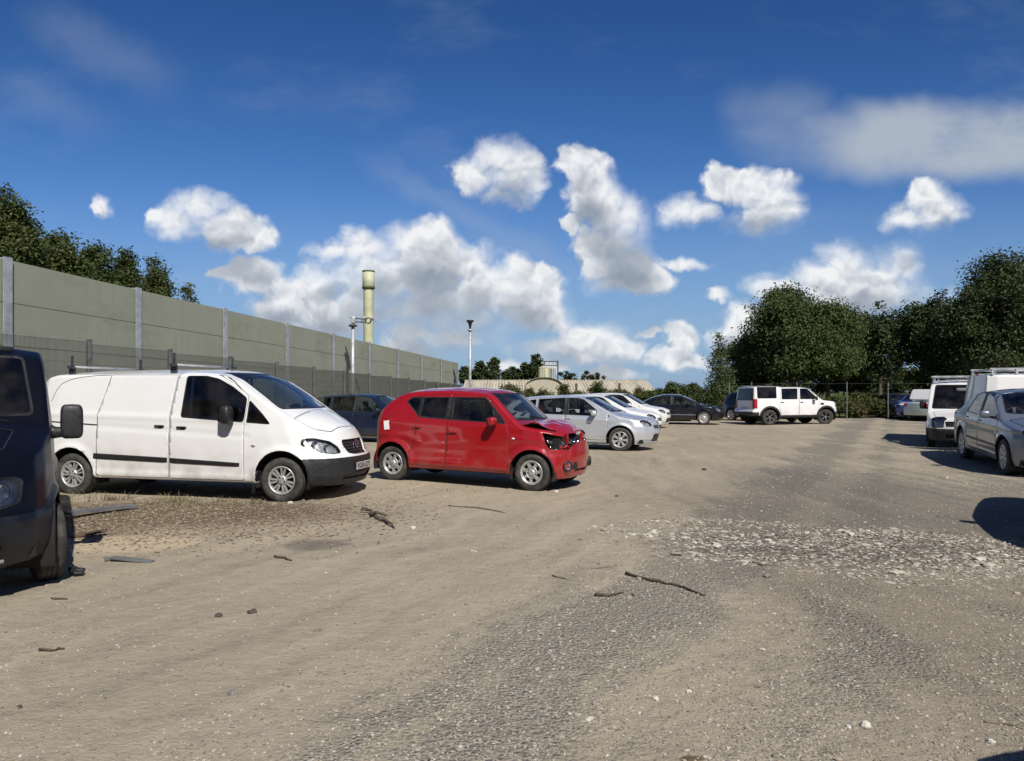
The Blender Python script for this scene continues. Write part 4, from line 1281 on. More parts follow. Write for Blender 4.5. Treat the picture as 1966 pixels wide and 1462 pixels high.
def spec_bigvan():      # dark navy van at the left edge
    S = {}
    ar = [(1.42, .34, .43), (-1.55, .34, .43)]
    S['body'] = dict(
        top=[(-2.7, 1.7), (-2.55, 2.0), (-2.4, 2.05), (0, 2.07), (.42, 2.055), (.62, 1.99), (1.28, 1.40), (1.45, 1.33), (1.95, 1.12), (2.10, 1.00), (2.2, .85)],
        front=[(.1, 2.02), (.25, 2.15), (.45, 2.22), (.62, 2.20), (.66, 2.13), (.9, 2.07), (1.1, 1.97), (2, 1.7)],
        rear=[(.1, -2.5), (.6, -2.6), (1.2, -2.58), (2.1, -2.5)],
        bot=[(-2.6, .40), (-1, .32), (1, .32), (1.7, .30), (2.2, .27)],
        plan=[(-2.6, .93), (-2.3, .97), (1.2, .97), (1.6, .955), (1.85, .90), (2.02, .82), (2.2, .62)],
        sec=[(.25, .95), (.4, .99), (.6, 1), (1.0, .99), (1.25, .965), (1.6, .925), (2.05, .865)],
        crown=[(-2.7, .05), (.4, .06), (1.3, .09), (2.2, .07)], rz=[(-9, .06), (9, .06)], ry=[(-9, .08), (1.2, .06), (9, .10)],
        arches=ar, flare=.035, bf=.13, br=.03, ns=110, nz=38, sm=.03)
    S['doors'] = [
        dict(poly=rp([(-.02, .34), (.93, .34), (.98, .9), (1.08, 1.32), (.50, 1.88), (.38, 1.97), (0, 1.98)], .03),
             panes=[rp([(.08, 1.36), (.94, 1.32), (.48, 1.82), (.36, 1.91), (.08, 1.92)], .03)], handle=(.1, 1.15)),
        dict(poly=rp([(-.035, .36), (-1.08, .36), (-1.10, 1.97), (-.03, 1.98)], .03), handle=(-.15, 1.15), name='sliding_door')]
    S['panes'] = []
    S['ws'] = ([(-.78, 1.425), (.78, 1.425), (.69, 1.93), (-.69, 1.93)], .3, 1.5)
    S['hood'] = rp([(1.44, -.66), (1.8, -.60), (2.0, -.40), (2.04, 0), (2.0, .40), (1.8, .60), (1.44, .66)], .05)
    S['head'] = (R(40), rp([(1.02, .92), (1.10, .945), (1.48, .93), (1.50, .74), (1.38, .70), (1.08, .75)], .03))
    S['bowls'] = [(2.02, .58, .83, .07), (1.93, .70, .84, .05)]
    S['grille'] = rp([(-.42, .96), (.42, .96), (.40, .76), (-.40, .76)], .03)
    S['slats'] = [(.80, .40), (.86, .41), (.91, .41)]
    S['bumper'] = [[(1.62, .655), (3, .655), (3, 0), (1.62, 0)], [(-2.3, .6), (-3, .6), (-3, 0), (-2.3, 0)]]
    S['slots'] = [rp([(-.62, .45), (.62, .45), (.58, .355), (-.58, .355)], .03)]
    S['floor'] = (-2.4, 2.0, .30)
    S['wheels'] = dict(xs=(1.42, -1.55), yo=1.0, style='steel', R=.335, w=.215, rim=.205, steer=R(10))
    S['seats'] = [.2]; S['seat_y'] = .45; S['seat_z'] = .70
    S['dash'] = (.98, .72, 1.27)
    S['mirror_mat'] = M['plastic']; S['handle_mat'] = M['black']
    S['wipers'] = [((1.30, .62), (1.20, -.1)), ((1.30, -.1), (1.20, -.66))]
    def post(root, B):
        b = MB(); b.box((-.2, 0, 1.15), (.04, 1.6, 1.6)); b.build('bulkhead', M['liner'], root)
        for sd in (-1, 1):      # tall door mirrors on arms
            b = MB()
            b.rbox((.96, sd * 1.095, 1.335), (.14, .19, .32), e=.42, mi=0, taper=.98, n=10)
            b.tube([(.95, sd * .88, 1.26), (.955, sd * .96, 1.235), (.955, sd * 1.02, 1.24), (.955, sd * 1.07, 1.28)], [.07, .055, .05, .05], 10, mi=0)
            b.box((.888, sd * 1.095, 1.34), (.006, .15, .25), mi=1)
            b.build('mirror', [M['plastic'], M['chrome']], root)
            side_strip(B, [(-1.2, .62), (-.05, .62)], .05, .02, sd).build('side_moulding', M['black'], root)
            side_strip(B, [(.0, .62), (.92, .62)], .05, .02, sd).build('side_moulding', M['black'], root)
        pts = []
        for k in range(9):
            y = -.62 + 1.24 * k / 8
            pts.append(tp(B, .50, y, .01))
        b = MB(); b.tube(pts, .03, 8); b.build('roof_lip', M['plastic'], root)
        n = 12
        pts = [(B.fx(-.62 + 1.24 * k / n, .33) + .004, -.62 + 1.24 * k / n, .325) for k in range(n + 1)]
        b = MB(); b.tube(pts, .016, 6); b.build('bumper_lip', M['galv'], root)
    S['post'] = post
    return S
# ------------------------------------------------------------------ camera, sun and sky
FPX, CAMH, HOR, CX = 1472.0, 1.6, 752.0, 983.0      # focal length in photo pixels, eye height, horizon row
cam_d = bpy.data.cameras.new('camera'); cam = bpy.data.objects.new('camera', cam_d); COL.objects.link(cam)
cam.location = (0, 0, CAMH); cam.rotation_euler = (R(90), 0, 0)
cam_d.sensor_width = 36; cam_d.lens = 36 * FPX / 1966; cam_d.shift_y = (HOR - 731) / 1966
cam_d.clip_start = .05; cam_d.clip_end = 9000
scene.camera = cam

def gp(px, py, h=0.0):     # point on the ground seen at a photo pixel
    Z = (CAMH - h) * FPX / (py - HOR)
    return ((px - CX) / FPX * Z, Z)
def at(px, Z): return (px - CX) / FPX * Z
def hz(py, Z): return CAMH - (py - HOR) / FPX * Z

SUN_EL, SUN_AZ = R(46), math.atan2(.36, -.93)
sd_ = Vector((math.sin(SUN_AZ) * math.cos(SUN_EL), math.cos(SUN_AZ) * math.cos(SUN_EL), math.sin(SUN_EL)))
sl = bpy.data.lights.new('sun', 'SUN'); sl.energy = 5.0; sl.angle = R(.53); sl.color = (1, .95, .87)
so = bpy.data.objects.new('sun', sl); COL.objects.link(so)
so.rotation_euler = sd_.to_track_quat('Z', 'Y').to_euler(); so.location = (20, -40, 60)

world = bpy.data.worlds.new('World'); scene.world = world; world.use_nodes = True
wt = NT(world.node_tree); wt.n.clear()
wout = wt.new('ShaderNodeOutputWorld'); bg = wt.new('ShaderNodeBackground')
sky = wt.new('ShaderNodeTexSky', sky_type='NISHITA', sun_disc=False, sun_elevation=SUN_EL, sun_rotation=SUN_AZ)
sky.altitude = 50; sky.air_density = 1.0; sky.dust_density = .6; sky.ozone_density = 2.2
SKY_STR = .085
# cloud outlines as (column, row, half width, half height) in units of direction, given by photo pixel
CL = [
 (385,400,42,28),(340,425,52,26),(425,438,62,30),(475,455,40,18),(298,418,26,13),
 (195,402,20,16),
 (485,533,50,27),(428,526,28,12),(590,575,52,40),(640,600,60,46),(545,590,50,26),
 (635,482,38,18),(705,482,48,34),(790,462,42,36),(838,470,34,36),(745,545,110,62),(900,508,44,36),(965,548,62,42),(1015,575,52,46),(1065,602,34,26),(850,590,150,48),(690,600,60,40),(700,555,80,50),(820,525,80,55),(930,575,90,50),(620,560,50,40),
 (800,648,52,26),(880,648,70,22),(775,672,60,22),
 (960,302,42,38),(915,332,38,32),(985,335,40,44),(962,368,34,20),
 (1112,325,42,30),(1135,372,46,40),(1175,402,46,44),(1215,412,32,38),(1180,462,56,56),(1192,515,52,42),(1232,545,46,20),(1086,428,14,18),
 (1384,352,26,26),(1440,368,58,34),(1492,388,44,44),(1455,415,66,30),(1312,404,34,22),(1350,408,34,22),
 (1786,376,36,28),(1802,406,50,30),(1740,420,34,16),
 (1630,506,42,30),(1742,502,30,28),(1680,532,66,44),(1580,538,56,28),(1500,556,46,20),(1665,570,110,28),
 (1145,646,54,34),(1180,664,44,26),(1080,672,70,22),
 (1308,652,28,22),(1300,690,48,16),(1422,612,34,24),(1404,645,34,22),(1385,578,22,10),(1250,640,16,7),(1320,515,40,11),(1010,706,60,12),(1180,716,46,10)]
grp = bpy.data.node_groups.new('cloud_field', 'ShaderNodeTree')
grp.interface.new_socket('P', in_out='INPUT', socket_type='NodeSocketVector')
grp.interface.new_socket('D', in_out='OUTPUT', socket_type='NodeSocketFloat')
g = NT(grp); gi = g.new('NodeGroupInput'); go = g.new('NodeGroupOutput')
acc = None
for (px, py, rx, ry) in CL:
    su, sv = FPX / rx / 1.17, FPX / ry / 1.17
    u0, v0 = (px - CX) / FPX, (HOR - py) / FPX
    q = g.vmath('MULTIPLY_ADD', gi.outputs[0], (su, sv, 0), (-u0 * su, -v0 * sv, 0))
    d = g.vmath('LENGTH', q)
    acc = d if acc is None else g.math('SMOOTH_MIN', acc, d, .22)
g.l.new(g.math('SUBTRACT', 1.0, acc), go.inputs[0])
tcw = wt.new('ShaderNodeTexCoord').outputs['Generated']
sp = wt.new('ShaderNodeSeparateXYZ'); wt.l.new(tcw, sp.inputs[0])
yy = wt.math('MAXIMUM', sp.outputs['Y'], .02)
u = wt.math('DIVIDE', sp.outputs['X'], yy); v = wt.math('DIVIDE', sp.outputs['Z'], yy)
cb = wt.new('ShaderNodeCombineXYZ'); wt.l.new(u, cb.inputs[0]); wt.l.new(v, cb.inputs[1])
uv = cb.outputs[0]
# billowing edges: two sizes of warp
w1 = wt.noise(uv, 8, 3, .5, '2D'); w2 = wt.noise(uv, 24, 6, .58, '2D')
wv = wt.vmath('ADD', wt.vmath('MULTIPLY', wt.vmath('SUBTRACT', w1.outputs['Color'], (.5, .5, .5)), (.040, .026, 0)),
              wt.vmath('MULTIPLY', wt.vmath('SUBTRACT', w2.outputs['Color'], (.5, .5, .5)), (.030, .026, 0)))
pw = wt.vmath('ADD', uv, wv)
def field(p):
    n = wt.new('ShaderNodeGroup'); n.node_tree = grp; wt.l.new(p, n.inputs[0]); return n.outputs[0]
def billow(p, sc):          # rounded cauliflower heads with creases between them
    n = wt.new('ShaderNodeTexVoronoi', voronoi_dimensions='2D'); wt.l.new(p, n.inputs['Vector']); n.inputs['Scale'].default_value = sc
    return wt.math('SUBTRACT', .35, wt.math('POWER', n.outputs['Distance'], 2.0))
def heads(p):
    return wt.math('ADD', wt.math('ADD', wt.math('MULTIPLY', billow(p, 17), .55), wt.math('MULTIPLY', billow(p, 41), .32)), wt.math('MULTIPLY', billow(p, 95), .14))
hd0 = heads(pw); hd1 = heads(wt.vmath('ADD', pw, (-.003, .009, 0)))
fa = field(pw)
f0 = wt.math('ADD', fa, wt.math('ADD', wt.math('MULTIPLY', hd0, .85), wt.math('MULTIPLY', wt.math('SUBTRACT', w2.outputs[0], .5), .62)))
soft_e = wt.mapr(w1.outputs[0], .38, .60, .16, 1.1)             # some edges crisp, some wispy
dens = wt.math('MULTIPLY', wt.mapr(f0, -.30, soft_e), .97)
f_up = field(wt.vmath('ADD', pw, (-.004, .020, 0)))
f_up2 = field(wt.vmath('ADD', pw, (-.010, .055, 0)))
shade = wt.math('ADD', wt.math('MULTIPLY', wt.mapr(f_up, -.1, .8), .20), wt.math('MULTIPLY', wt.mapr(f_up2, -.25, .65), .38))
relief = wt.math('MULTIPLY', wt.math('SUBTRACT', hd0, hd1), .95)
relief = wt.math('MULTIPLY', relief, wt.mapr(f_up2, -.4, .5, 1.0, .30))
lum = wt.math('ADD', wt.math('ADD', wt.math('SUBTRACT', .98, shade), relief), wt.math('MULTIPLY', wt.math('SUBTRACT', w1.outputs[0], .5), .75), clamp=True)
ccol = wt.ramp(lum, [(0, (.20, .25, .32)), (.3, (.30, .35, .42)), (.55, (.46, .50, .56)), (.8, (.70, .73, .77)), (1, (.90, .91, .92))])
# thin layers: the grey band at the right and faint streaks
def band(px, py, rx, ry, amt, e0=.0, e1=.9):
    q = wt.vmath('MULTIPLY_ADD', wt.vmath('ADD', uv, wt.vmath('MULTIPLY', wt.vmath('SUBTRACT', w1.outputs['Color'], (.5, .5, .5)), (.10, .05, 0))),
                 (FPX / rx, FPX / ry, 0), (-(px - CX) / rx, -(HOR - py) / ry, 0))
    return wt.math('MULTIPLY', wt.mapr(wt.math('SUBTRACT', 1.0, wt.vmath('LENGTH', q)), e0, e1), amt)
soft = wt.noise(wt.vmath('MULTIPLY', uv, (1, 2.2, 1)), 5, 6, .6, '2D')
thin = wt.math('MAXIMUM', band(1850, 270, 470, 95, .85, 0, .62), band(1500, 245, 150, 110, .34, 0, .9))
thin = wt.math('MULTIPLY', thin, wt.mapr(soft.outputs[0], .25, .6, .55, 1.0))
def streak(x0, y0, x1, y1, w, amt):
    L = math.hypot(x1 - x0, y1 - y0); nx, ny = -(y1 - y0) / L, (x1 - x0) / L
    d = wt.vmath('DOT_PRODUCT', pw, (nx * FPX, -ny * FPX, 0))
    off = (x0 - CX) * nx - (HOR - y0) * (-ny) * -1
    off = (x0 - CX) * nx + (HOR - y0) * (-ny)
    d = wt.math('ABSOLUTE', wt.math('SUBTRACT', d, off))
    t = wt.vmath('DOT_PRODUCT', uv, ((x1 - x0) / L * FPX, -(y1 - y0) / L * FPX, 0))
    t0 = (x0 - CX) * (x1 - x0) / L - (HOR - y0) * (y1 - y0) / L
    a = wt.math('MULTIPLY', wt.mapr(d, 0, w, 1, 0), wt.math('MULTIPLY', wt.mapr(t, t0 - 40, t0 + 120), wt.mapr(t, t0 + L - 100, t0 + L + 60, 1, 0)))
    return wt.math('MULTIPLY', a, amt)
thin = wt.math('MAXIMUM', thin, streak(690, 300, 1100, 530, 36, .16))
thin = wt.math('MAXIMUM', thin, streak(40, 20, 330, 160, 70, .14))
thin = wt.math('MAXIMUM', thin, streak(0, 160, 200, 240, 60, .10))
cir = wt.noise(wt.vmath('MULTIPLY', uv, (1.2, 3.0, 1)), 3, 7, .62, '2D')
thin = wt.math('ADD', thin, wt.math('MULTIPLY', wt.mapr(cir.outputs[0], .5, .8), .10), clamp=True)
low = wt.math('MULTIPLY', wt.mapr(v, .0, .30, 1, 0), .75)
skyc = wt.mix(1.0, sky.outputs[0], (SKY_STR * .80, SKY_STR * .84, SKY_STR * 1.04), blend='MULTIPLY')
hs = wt.new('ShaderNodeHueSaturation'); wt.l.new(skyc, hs.inputs['Color']); hs.inputs['Saturation'].default_value = 1.22; hs.inputs['Value'].default_value = 1.10
skyc = hs.outputs[0]
skyc = wt.mix(1.0, skyc, wt.mix(wt.mapr(v, .22, .55), (1.0, 1.0, 1.0), (.72, .76, .80)), blend='MULTIPLY')   # deeper towards the zenith
c1 = wt.mix(low, skyc, (.24, .40, .62))
c1 = wt.mix(thin, c1, (.47, .52, .58))
front = wt.mapr(sp.outputs['Y'], .05, .2)
c2 = wt.mix(wt.math('MULTIPLY', dens, front), c1, ccol)
# the half of the sky behind the camera carries ordinary broken cloud
bn = wt.noise(tcw, 3.2, 7, .6)
bd = wt.math('MULTIPLY', wt.mapr(bn.outputs[0], .52, .66), wt.math('SUBTRACT', 1.0, front))
c2 = wt.mix(wt.math('MULTIPLY', bd, .8), c2, (.42, .45, .49))
c2 = wt.mix(1.0, c2, wt.mix(front, (.48, .50, .55), (1.0, 1.0, 1.0)), blend='MULTIPLY')   # sky overhead and behind dimmed to cut fill light and deepen shadows
c2 = wt.mix(1.0, c2, (10.0, 10.0, 10.0), blend='MULTIPLY')
wt.l.new(c2, bg.inputs[0]); bg.inputs[1].default_value = .1
wt.l.new(bg.outputs[0], wout.inputs[0])
world.cycles.sampling_method = 'MANUAL'; world.cycles.sample_map_resolution = 512

scene.view_settings.view_transform = 'Standard'; scene.view_settings.look = 'None'
scene.view_settings.exposure = 0.0; scene.view_settings.gamma = 1.0
scene.cycles.use_denoising = True
scene.cycles.max_bounces = 8; scene.cycles.transparent_max_bounces = 16
scene.cycles.glossy_bounces = 3; scene.cycles.diffuse_bounces = 3
scene.cycles.sample_clamp_indirect = 6

# ------------------------------------------------------------------ ground
from mathutils import noise as mnoise
def gz(x, y):
    z = .035 * mnoise.noise(Vector((x * .22, y * .22, 3.3))) + .018 * mnoise.noise(Vector((x * .7, y * .7, 9.1)))
    z *= min(1, max(.15, (y - 1) / 6)) if y < 45 else .4
    for (cx, cy, h, s) in ((-1.9, 13.6, .06, 1.6), (10.9, 18.6, .10, 1.8), (-7.5, 12.2, .03, 1.5), (13.6, 24.6, -.16, 2.4)):
        z += h * math.exp(-((x - cx) ** 2 + (y - cy) ** 2) / (s * s))
    return z
def build_ground():
    ys = np.concatenate([np.linspace(-60, -3, 20, False), np.arange(-3, 22, .14), np.arange(22, 60, .6), np.geomspace(60, 5000, 40)])
    ts = np.linspace(-1, 1, 261)
    xs = 5.5 * np.sinh(ts * 6.6) / 1.0
    X, Y = np.meshgrid(xs, ys)
    Z = np.zeros_like(X)
    for i in range(X.shape[0]):
        if -4 < ys[i] < 62:
            for j in range(X.shape[1]):
                if abs(xs[j]) < 45: Z[i, j] = gz(xs[j], ys[i])
        elif ys[i] > 300: Z[i] = -.4
    V = np.stack([X, Y, Z], -1).reshape(-1, 3)
    n, m = X.shape
    a = (np.arange(n - 1)[:, None] * m + np.arange(m - 1)[None]).ravel()
    F = np.stack([a, a + 1, a + m + 1, a + m], 1)
    m_, nt, out = new_mat('dirt_and_gravel')
    geo = nt.new('ShaderNodeNewGeometry').outputs['Position']
    P = nt.vmath('MULTIPLY', geo, (1, 1, 0))
    warp = nt.noise(P, .35, 4, .55)
    Pw = nt.vmath('ADD', P, nt.vmath('MULTIPLY', nt.vmath('SUBTRACT', warp.outputs['Color'], (.5, .5, .5)), (1.5, 1.5, 0)))
    q = nt.vmath('DOT_PRODUCT', Pw, (.89, -.45, 0))            # distance across the wheel tracks
    along = nt.noise(nt.vmath('MULTIPLY', P, (1, 1, 1)), .5, 5, .6)
    fine = nt.noise(P, 6, 8, .7)
    grit = nt.noise(P, 55, 4, .7)
    vor = nt.new('ShaderNodeTexVoronoi'); nt.l.new(P, vor.inputs['Vector']); vor.inputs['Scale'].default_value = 42
    vor2 = nt.new('ShaderNodeTexVoronoi'); nt.l.new(P, vor2.inputs['Vector']); vor2.inputs['Scale'].default_value = 17
    def blob(cx, cy, rx, ry, e0=.0, e1=.6, nz=.8):
        d = nt.vmath('LENGTH', nt.vmath('MULTIPLY_ADD', P, (1 / rx, 1 / ry, 0), (-cx / rx, -cy / ry, 0)))
        d = nt.math('ADD', nt.math('SUBTRACT', 1.0, d), nt.math('MULTIPLY', nt.math('SUBTRACT', fine.outputs[0], .5), nz))
        return nt.mapr(d, e0, e1)
    tan = nt.mix(nt.mapr(along.outputs[0], .3, .7), (.405, .350, .262), (.35, .302, .224))
    tan = nt.mix(nt.math('MULTIPLY', nt.mapr(fine.outputs[0], .42, .72), .55), tan, (.275, .236, .175))
    # long worn lines drawn out along the direction of travel
    tdir = nt.vmath('DOT_PRODUCT', Pw, (.45, .89, 0))
    cbt = nt.new('ShaderNodeCombineXYZ'); nt.set(cbt.inputs[0], nt.math('MULTIPLY', q, 1.9)); nt.set(cbt.inputs[1], nt.math('MULTIPLY', tdir, .13))
    lines = nt.noise(cbt.outputs[0], 1.6, 4, .5)
    cbr = nt.new('ShaderNodeCombineXYZ'); sp0 = nt.new('ShaderNodeSeparateXYZ'); nt.l.new(Pw, sp0.inputs[0])
    nt.set(cbr.inputs[0], nt.math('MULTIPLY', sp0.outputs['X'], 2.2)); nt.set(cbr.inputs[1], nt.math('MULTIPLY', sp0.outputs['Y'], .16))
    lines2 = nt.noise(cbr.outputs[0], 1.5, 4, .5)              # straight tracks on the right
    rightside = nt.mapr(sp0.outputs['X'], .6, 2.2)
    ln = nt.mix(rightside, lines.outputs[0], lines2.outputs[0], 'FLOAT')
    tan = nt.mix(nt.mapr(ln, .50, .70, 0, .42), tan, (.48, .41, .30))
    tan = nt.mix(nt.mapr(ln, .50, .32, 0, .38), tan, (.285, .24, .175))
    grey = nt.mix(vor.outputs['Color'], (.17, .155, .128), (.33, .31, .27))
    grey = nt.mix(.45, grey, nt.ramp(grit.outputs[0], [(.3, (.14, .125, .10)), (.55, (.25, .23, .195)), (.72, (.40, .375, .33))]))
    # grey gravel between the worn tracks
    qn = nt.math('ADD', nt.math('MULTIPLY', q, 1 / 12.0), .5)
    gq = nt.ramp(qn, [(0, .10), (.21, .04), (.27, .10), (.325, .72), (.375, .85), (.405, .35), (.43, .15), (.455, .55), (.475, .62), (.51, .25), (.56, .45), (.62, .70), (.8, .75), (1, .7)])
    gm = nt.math('ADD', gq, nt.math('MULTIPLY', nt.math('SUBTRACT', along.outputs[0], .5), 1.15))
    gm = nt.math('ADD', gm, nt.math('MULTIPLY', nt.math('SUBTRACT', fine.outputs[0], .5), .9))
    gm = nt.mapr(nt.math('SUBTRACT', gm, nt.math('MULTIPLY', nt.math('SUBTRACT', ln, .5), 1.5)), .18, .78)
    c = nt.mix(nt.math('MULTIPLY', gm, .72), tan, grey)
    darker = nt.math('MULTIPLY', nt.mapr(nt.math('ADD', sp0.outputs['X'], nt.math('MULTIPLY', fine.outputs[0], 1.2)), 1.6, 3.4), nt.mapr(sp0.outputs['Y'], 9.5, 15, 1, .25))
    c = nt.mix(nt.math('MULTIPLY', darker, .55), c, (.185, .158, .122))       # vignette shade painted into the ground colour, browner and darker to the right
    # damp asphalt-like patch on the bend, brown leaf litter by the vans, rubble bed
    c = nt.mix(nt.math('MULTIPLY', nt.math('MAXIMUM', blob(5.6, 13.0, 2.2, 4.6), blob(5.2, 9.9, 2.6, 1.4)), .55), c, (.15, .142, .122))
    litter = nt.math('MAXIMUM', blob(-4.6, 10.1, 3.4, 1.5), blob(-6.0, 9.2, 2.2, 2.2))
    lc = nt.mix(nt.mapr(grit.outputs[0], .4, .66), (.070, .050, .032), (.215, .165, .11))
    c = nt.mix(nt.math('MULTIPLY', litter, .92), c, lc)
    c = nt.mix(nt.math('MULTIPLY', blob(-4.1, 8.1, 1.0, .5, 0, .35), .9), c, (.50, .41, .29))
    rub = blob(3.6, 7.95, 2.6, 1.35, .05, .5, 1.2)
    rc = nt.mix(nt.mapr(vor2.outputs['Distance'], .15, .5), (.34, .31, .255), (.12, .105, .085))
    c = nt.mix(nt.math('MULTIPLY', rub, .75), c, rc)
    c = nt.mix(nt.math('MULTIPLY', blob(-2.05, 8.05, .45, .35, 0, .5), .6), c, (.09, .085, .078))
    c = nt.mix(nt.math('MULTIPLY', blob(.78, 3.33, .07, .04, 0, .5), .8), c, (.10, .06, .02))
    # grass verge and fields beyond the yard
    sp_ = nt.new('ShaderNodeSeparateXYZ'); nt.l.new(geo, sp_.inputs[0])
    far = nt.mapr(nt.math('ADD', sp_.outputs['Y'], nt.math('MULTIPLY', fine.outputs[0], 3.0)), 46, 50)
    gcol = nt.mix(nt.mapr(nt.noise(P, .12, 5).outputs[0], .35, .65), (.060, .085, .025), (.12, .12, .045))
    c = nt.mix(far, c, gcol)
    specks = nt.math('MULTIPLY', nt.mapr(nt.noise(P, 31, 3, .6).outputs[0], .70, .78), nt.mapr(along.outputs[0], .4, .65, .0, .4))
    c = nt.mix(nt.math('MULTIPLY', specks, nt.math('SUBTRACT', 1.0, far)), c, (.50, .46, .38))
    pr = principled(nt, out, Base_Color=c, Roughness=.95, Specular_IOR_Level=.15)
    # wheel ruts run along the track direction
    rut = nt.noise(nt.vmath('MULTIPLY', nt.vmath('ADD', nt.vmath('MULTIPLY', Pw, (.89, .89, 0)), (0, 0, 0)), (1, 1, 0)), 1.2, 3)
    wave = nt.math('SINE', nt.math('MULTIPLY', q, 7.0))
    h = nt.math('ADD', nt.math('MULTIPLY', ln, .012), nt.math('MULTIPLY', fine.outputs[0], .045))
    h = nt.math('ADD', h, nt.math('MULTIPLY', grit.outputs[0], .009))
    peb = nt.math('MULTIPLY', nt.math('SUBTRACT', .5, vor.outputs['Distance']), nt.math('MULTIPLY', nt.math('ADD', gm, .15), .022))
    h = nt.math('ADD', h, peb)
    h = nt.math('ADD', h, nt.math('MULTIPLY', nt.math('MULTIPLY', nt.math('SUBTRACT', .5, vor2.outputs['Distance']), rub), .05))
    nt.l.new(bump(nt, h, .85, 1.0), pr.inputs['Normal'])
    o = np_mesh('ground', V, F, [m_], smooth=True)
    tag(o, kind='structure')
    return o
ground = build_ground()

# loose stones ------------------------------------------------------
def stones(name, pos, size, mats, seed, flat=.55, label=None, mi=None):
    rg = np.random.default_rng(seed)
    n = len(pos)
    ico = np.array([(0, 0, 1), (.9, 0, .45), (.28, .85, .45), (-.72, .53, .45), (-.72, -.53, .45), (.28, -.85, .45),
                    (.72, .53, -.45), (-.28, .85, -.45), (-.9, 0, -.45), (-.28, -.85, -.45), (.72, -.53, -.45), (0, 0, -1)])
    fc = np.array([(0,1,2),(0,2,3),(0,3,4),(0,4,5),(0,5,1),(1,6,2),(2,7,3),(3,8,4),(4,9,5),(5,10,1),(6,7,2),(7,8,3),(8,9,4),(9,10,5),(10,6,1),(11,7,6),(11,8,7),(11,9,8),(11,10,9),(11,6,10)])
    v = ico[None] * rg.uniform(.65, 1.25, (n, 12, 1))
    v = v * (size[:, None, None] * np.stack([rg.uniform(.7, 1.3, n), rg.uniform(.6, 1.0, n), rg.uniform(.5, 1, n) * flat], 1)[:, None])
    a = rg.uniform(0, 6.28, n); ca, sa = np.cos(a)[:, None], np.sin(a)[:, None]
    x = v[..., 0] * ca - v[..., 1] * sa; y = v[..., 0] * sa + v[..., 1] * ca
    v = np.stack([x, y, v[..., 2]], -1) + pos[:, None]
    F = (fc[None] + (np.arange(n) * 12)[:, None, None]).reshape(-1, 3)
    m = np.repeat(rg.integers(0, len(mats), n), 20)
    o = np_mesh(name, v.reshape(-1, 3), F, mats, mi=m)
    return tag(o, kind='stuff')
def island_mat(name, c0, c1, rough=.9):
    m, nt, out = new_mat(name)
    g_ = nt.new('ShaderNodeNewGeometry')
    c = nt.mix(g_.outputs['Random Per Island'], c0, c1)
    n = nt.noise(nt.new('ShaderNodeTexCoord').outputs['Object'], 30, 3)
    c = nt.mix(nt.math('MULTIPLY', n.outputs[0], .4), c, (.25, .21, .16))
    principled(nt, out, Base_Color=c, Roughness=rough)
    return m
M['stone_a'] = island_mat('grey_stone', (.13, .12, .10), (.36, .335, .29))
M['stone_b'] = island_mat('tan_stone', (.22, .18, .13), (.46, .40, .32))
M['stone_w'] = island_mat('pale_stone', (.32, .29, .24), (.62, .59, .52))
M['litter'] = island_mat('leaf_litter', (.06, .04, .025), (.36, .27, .17))
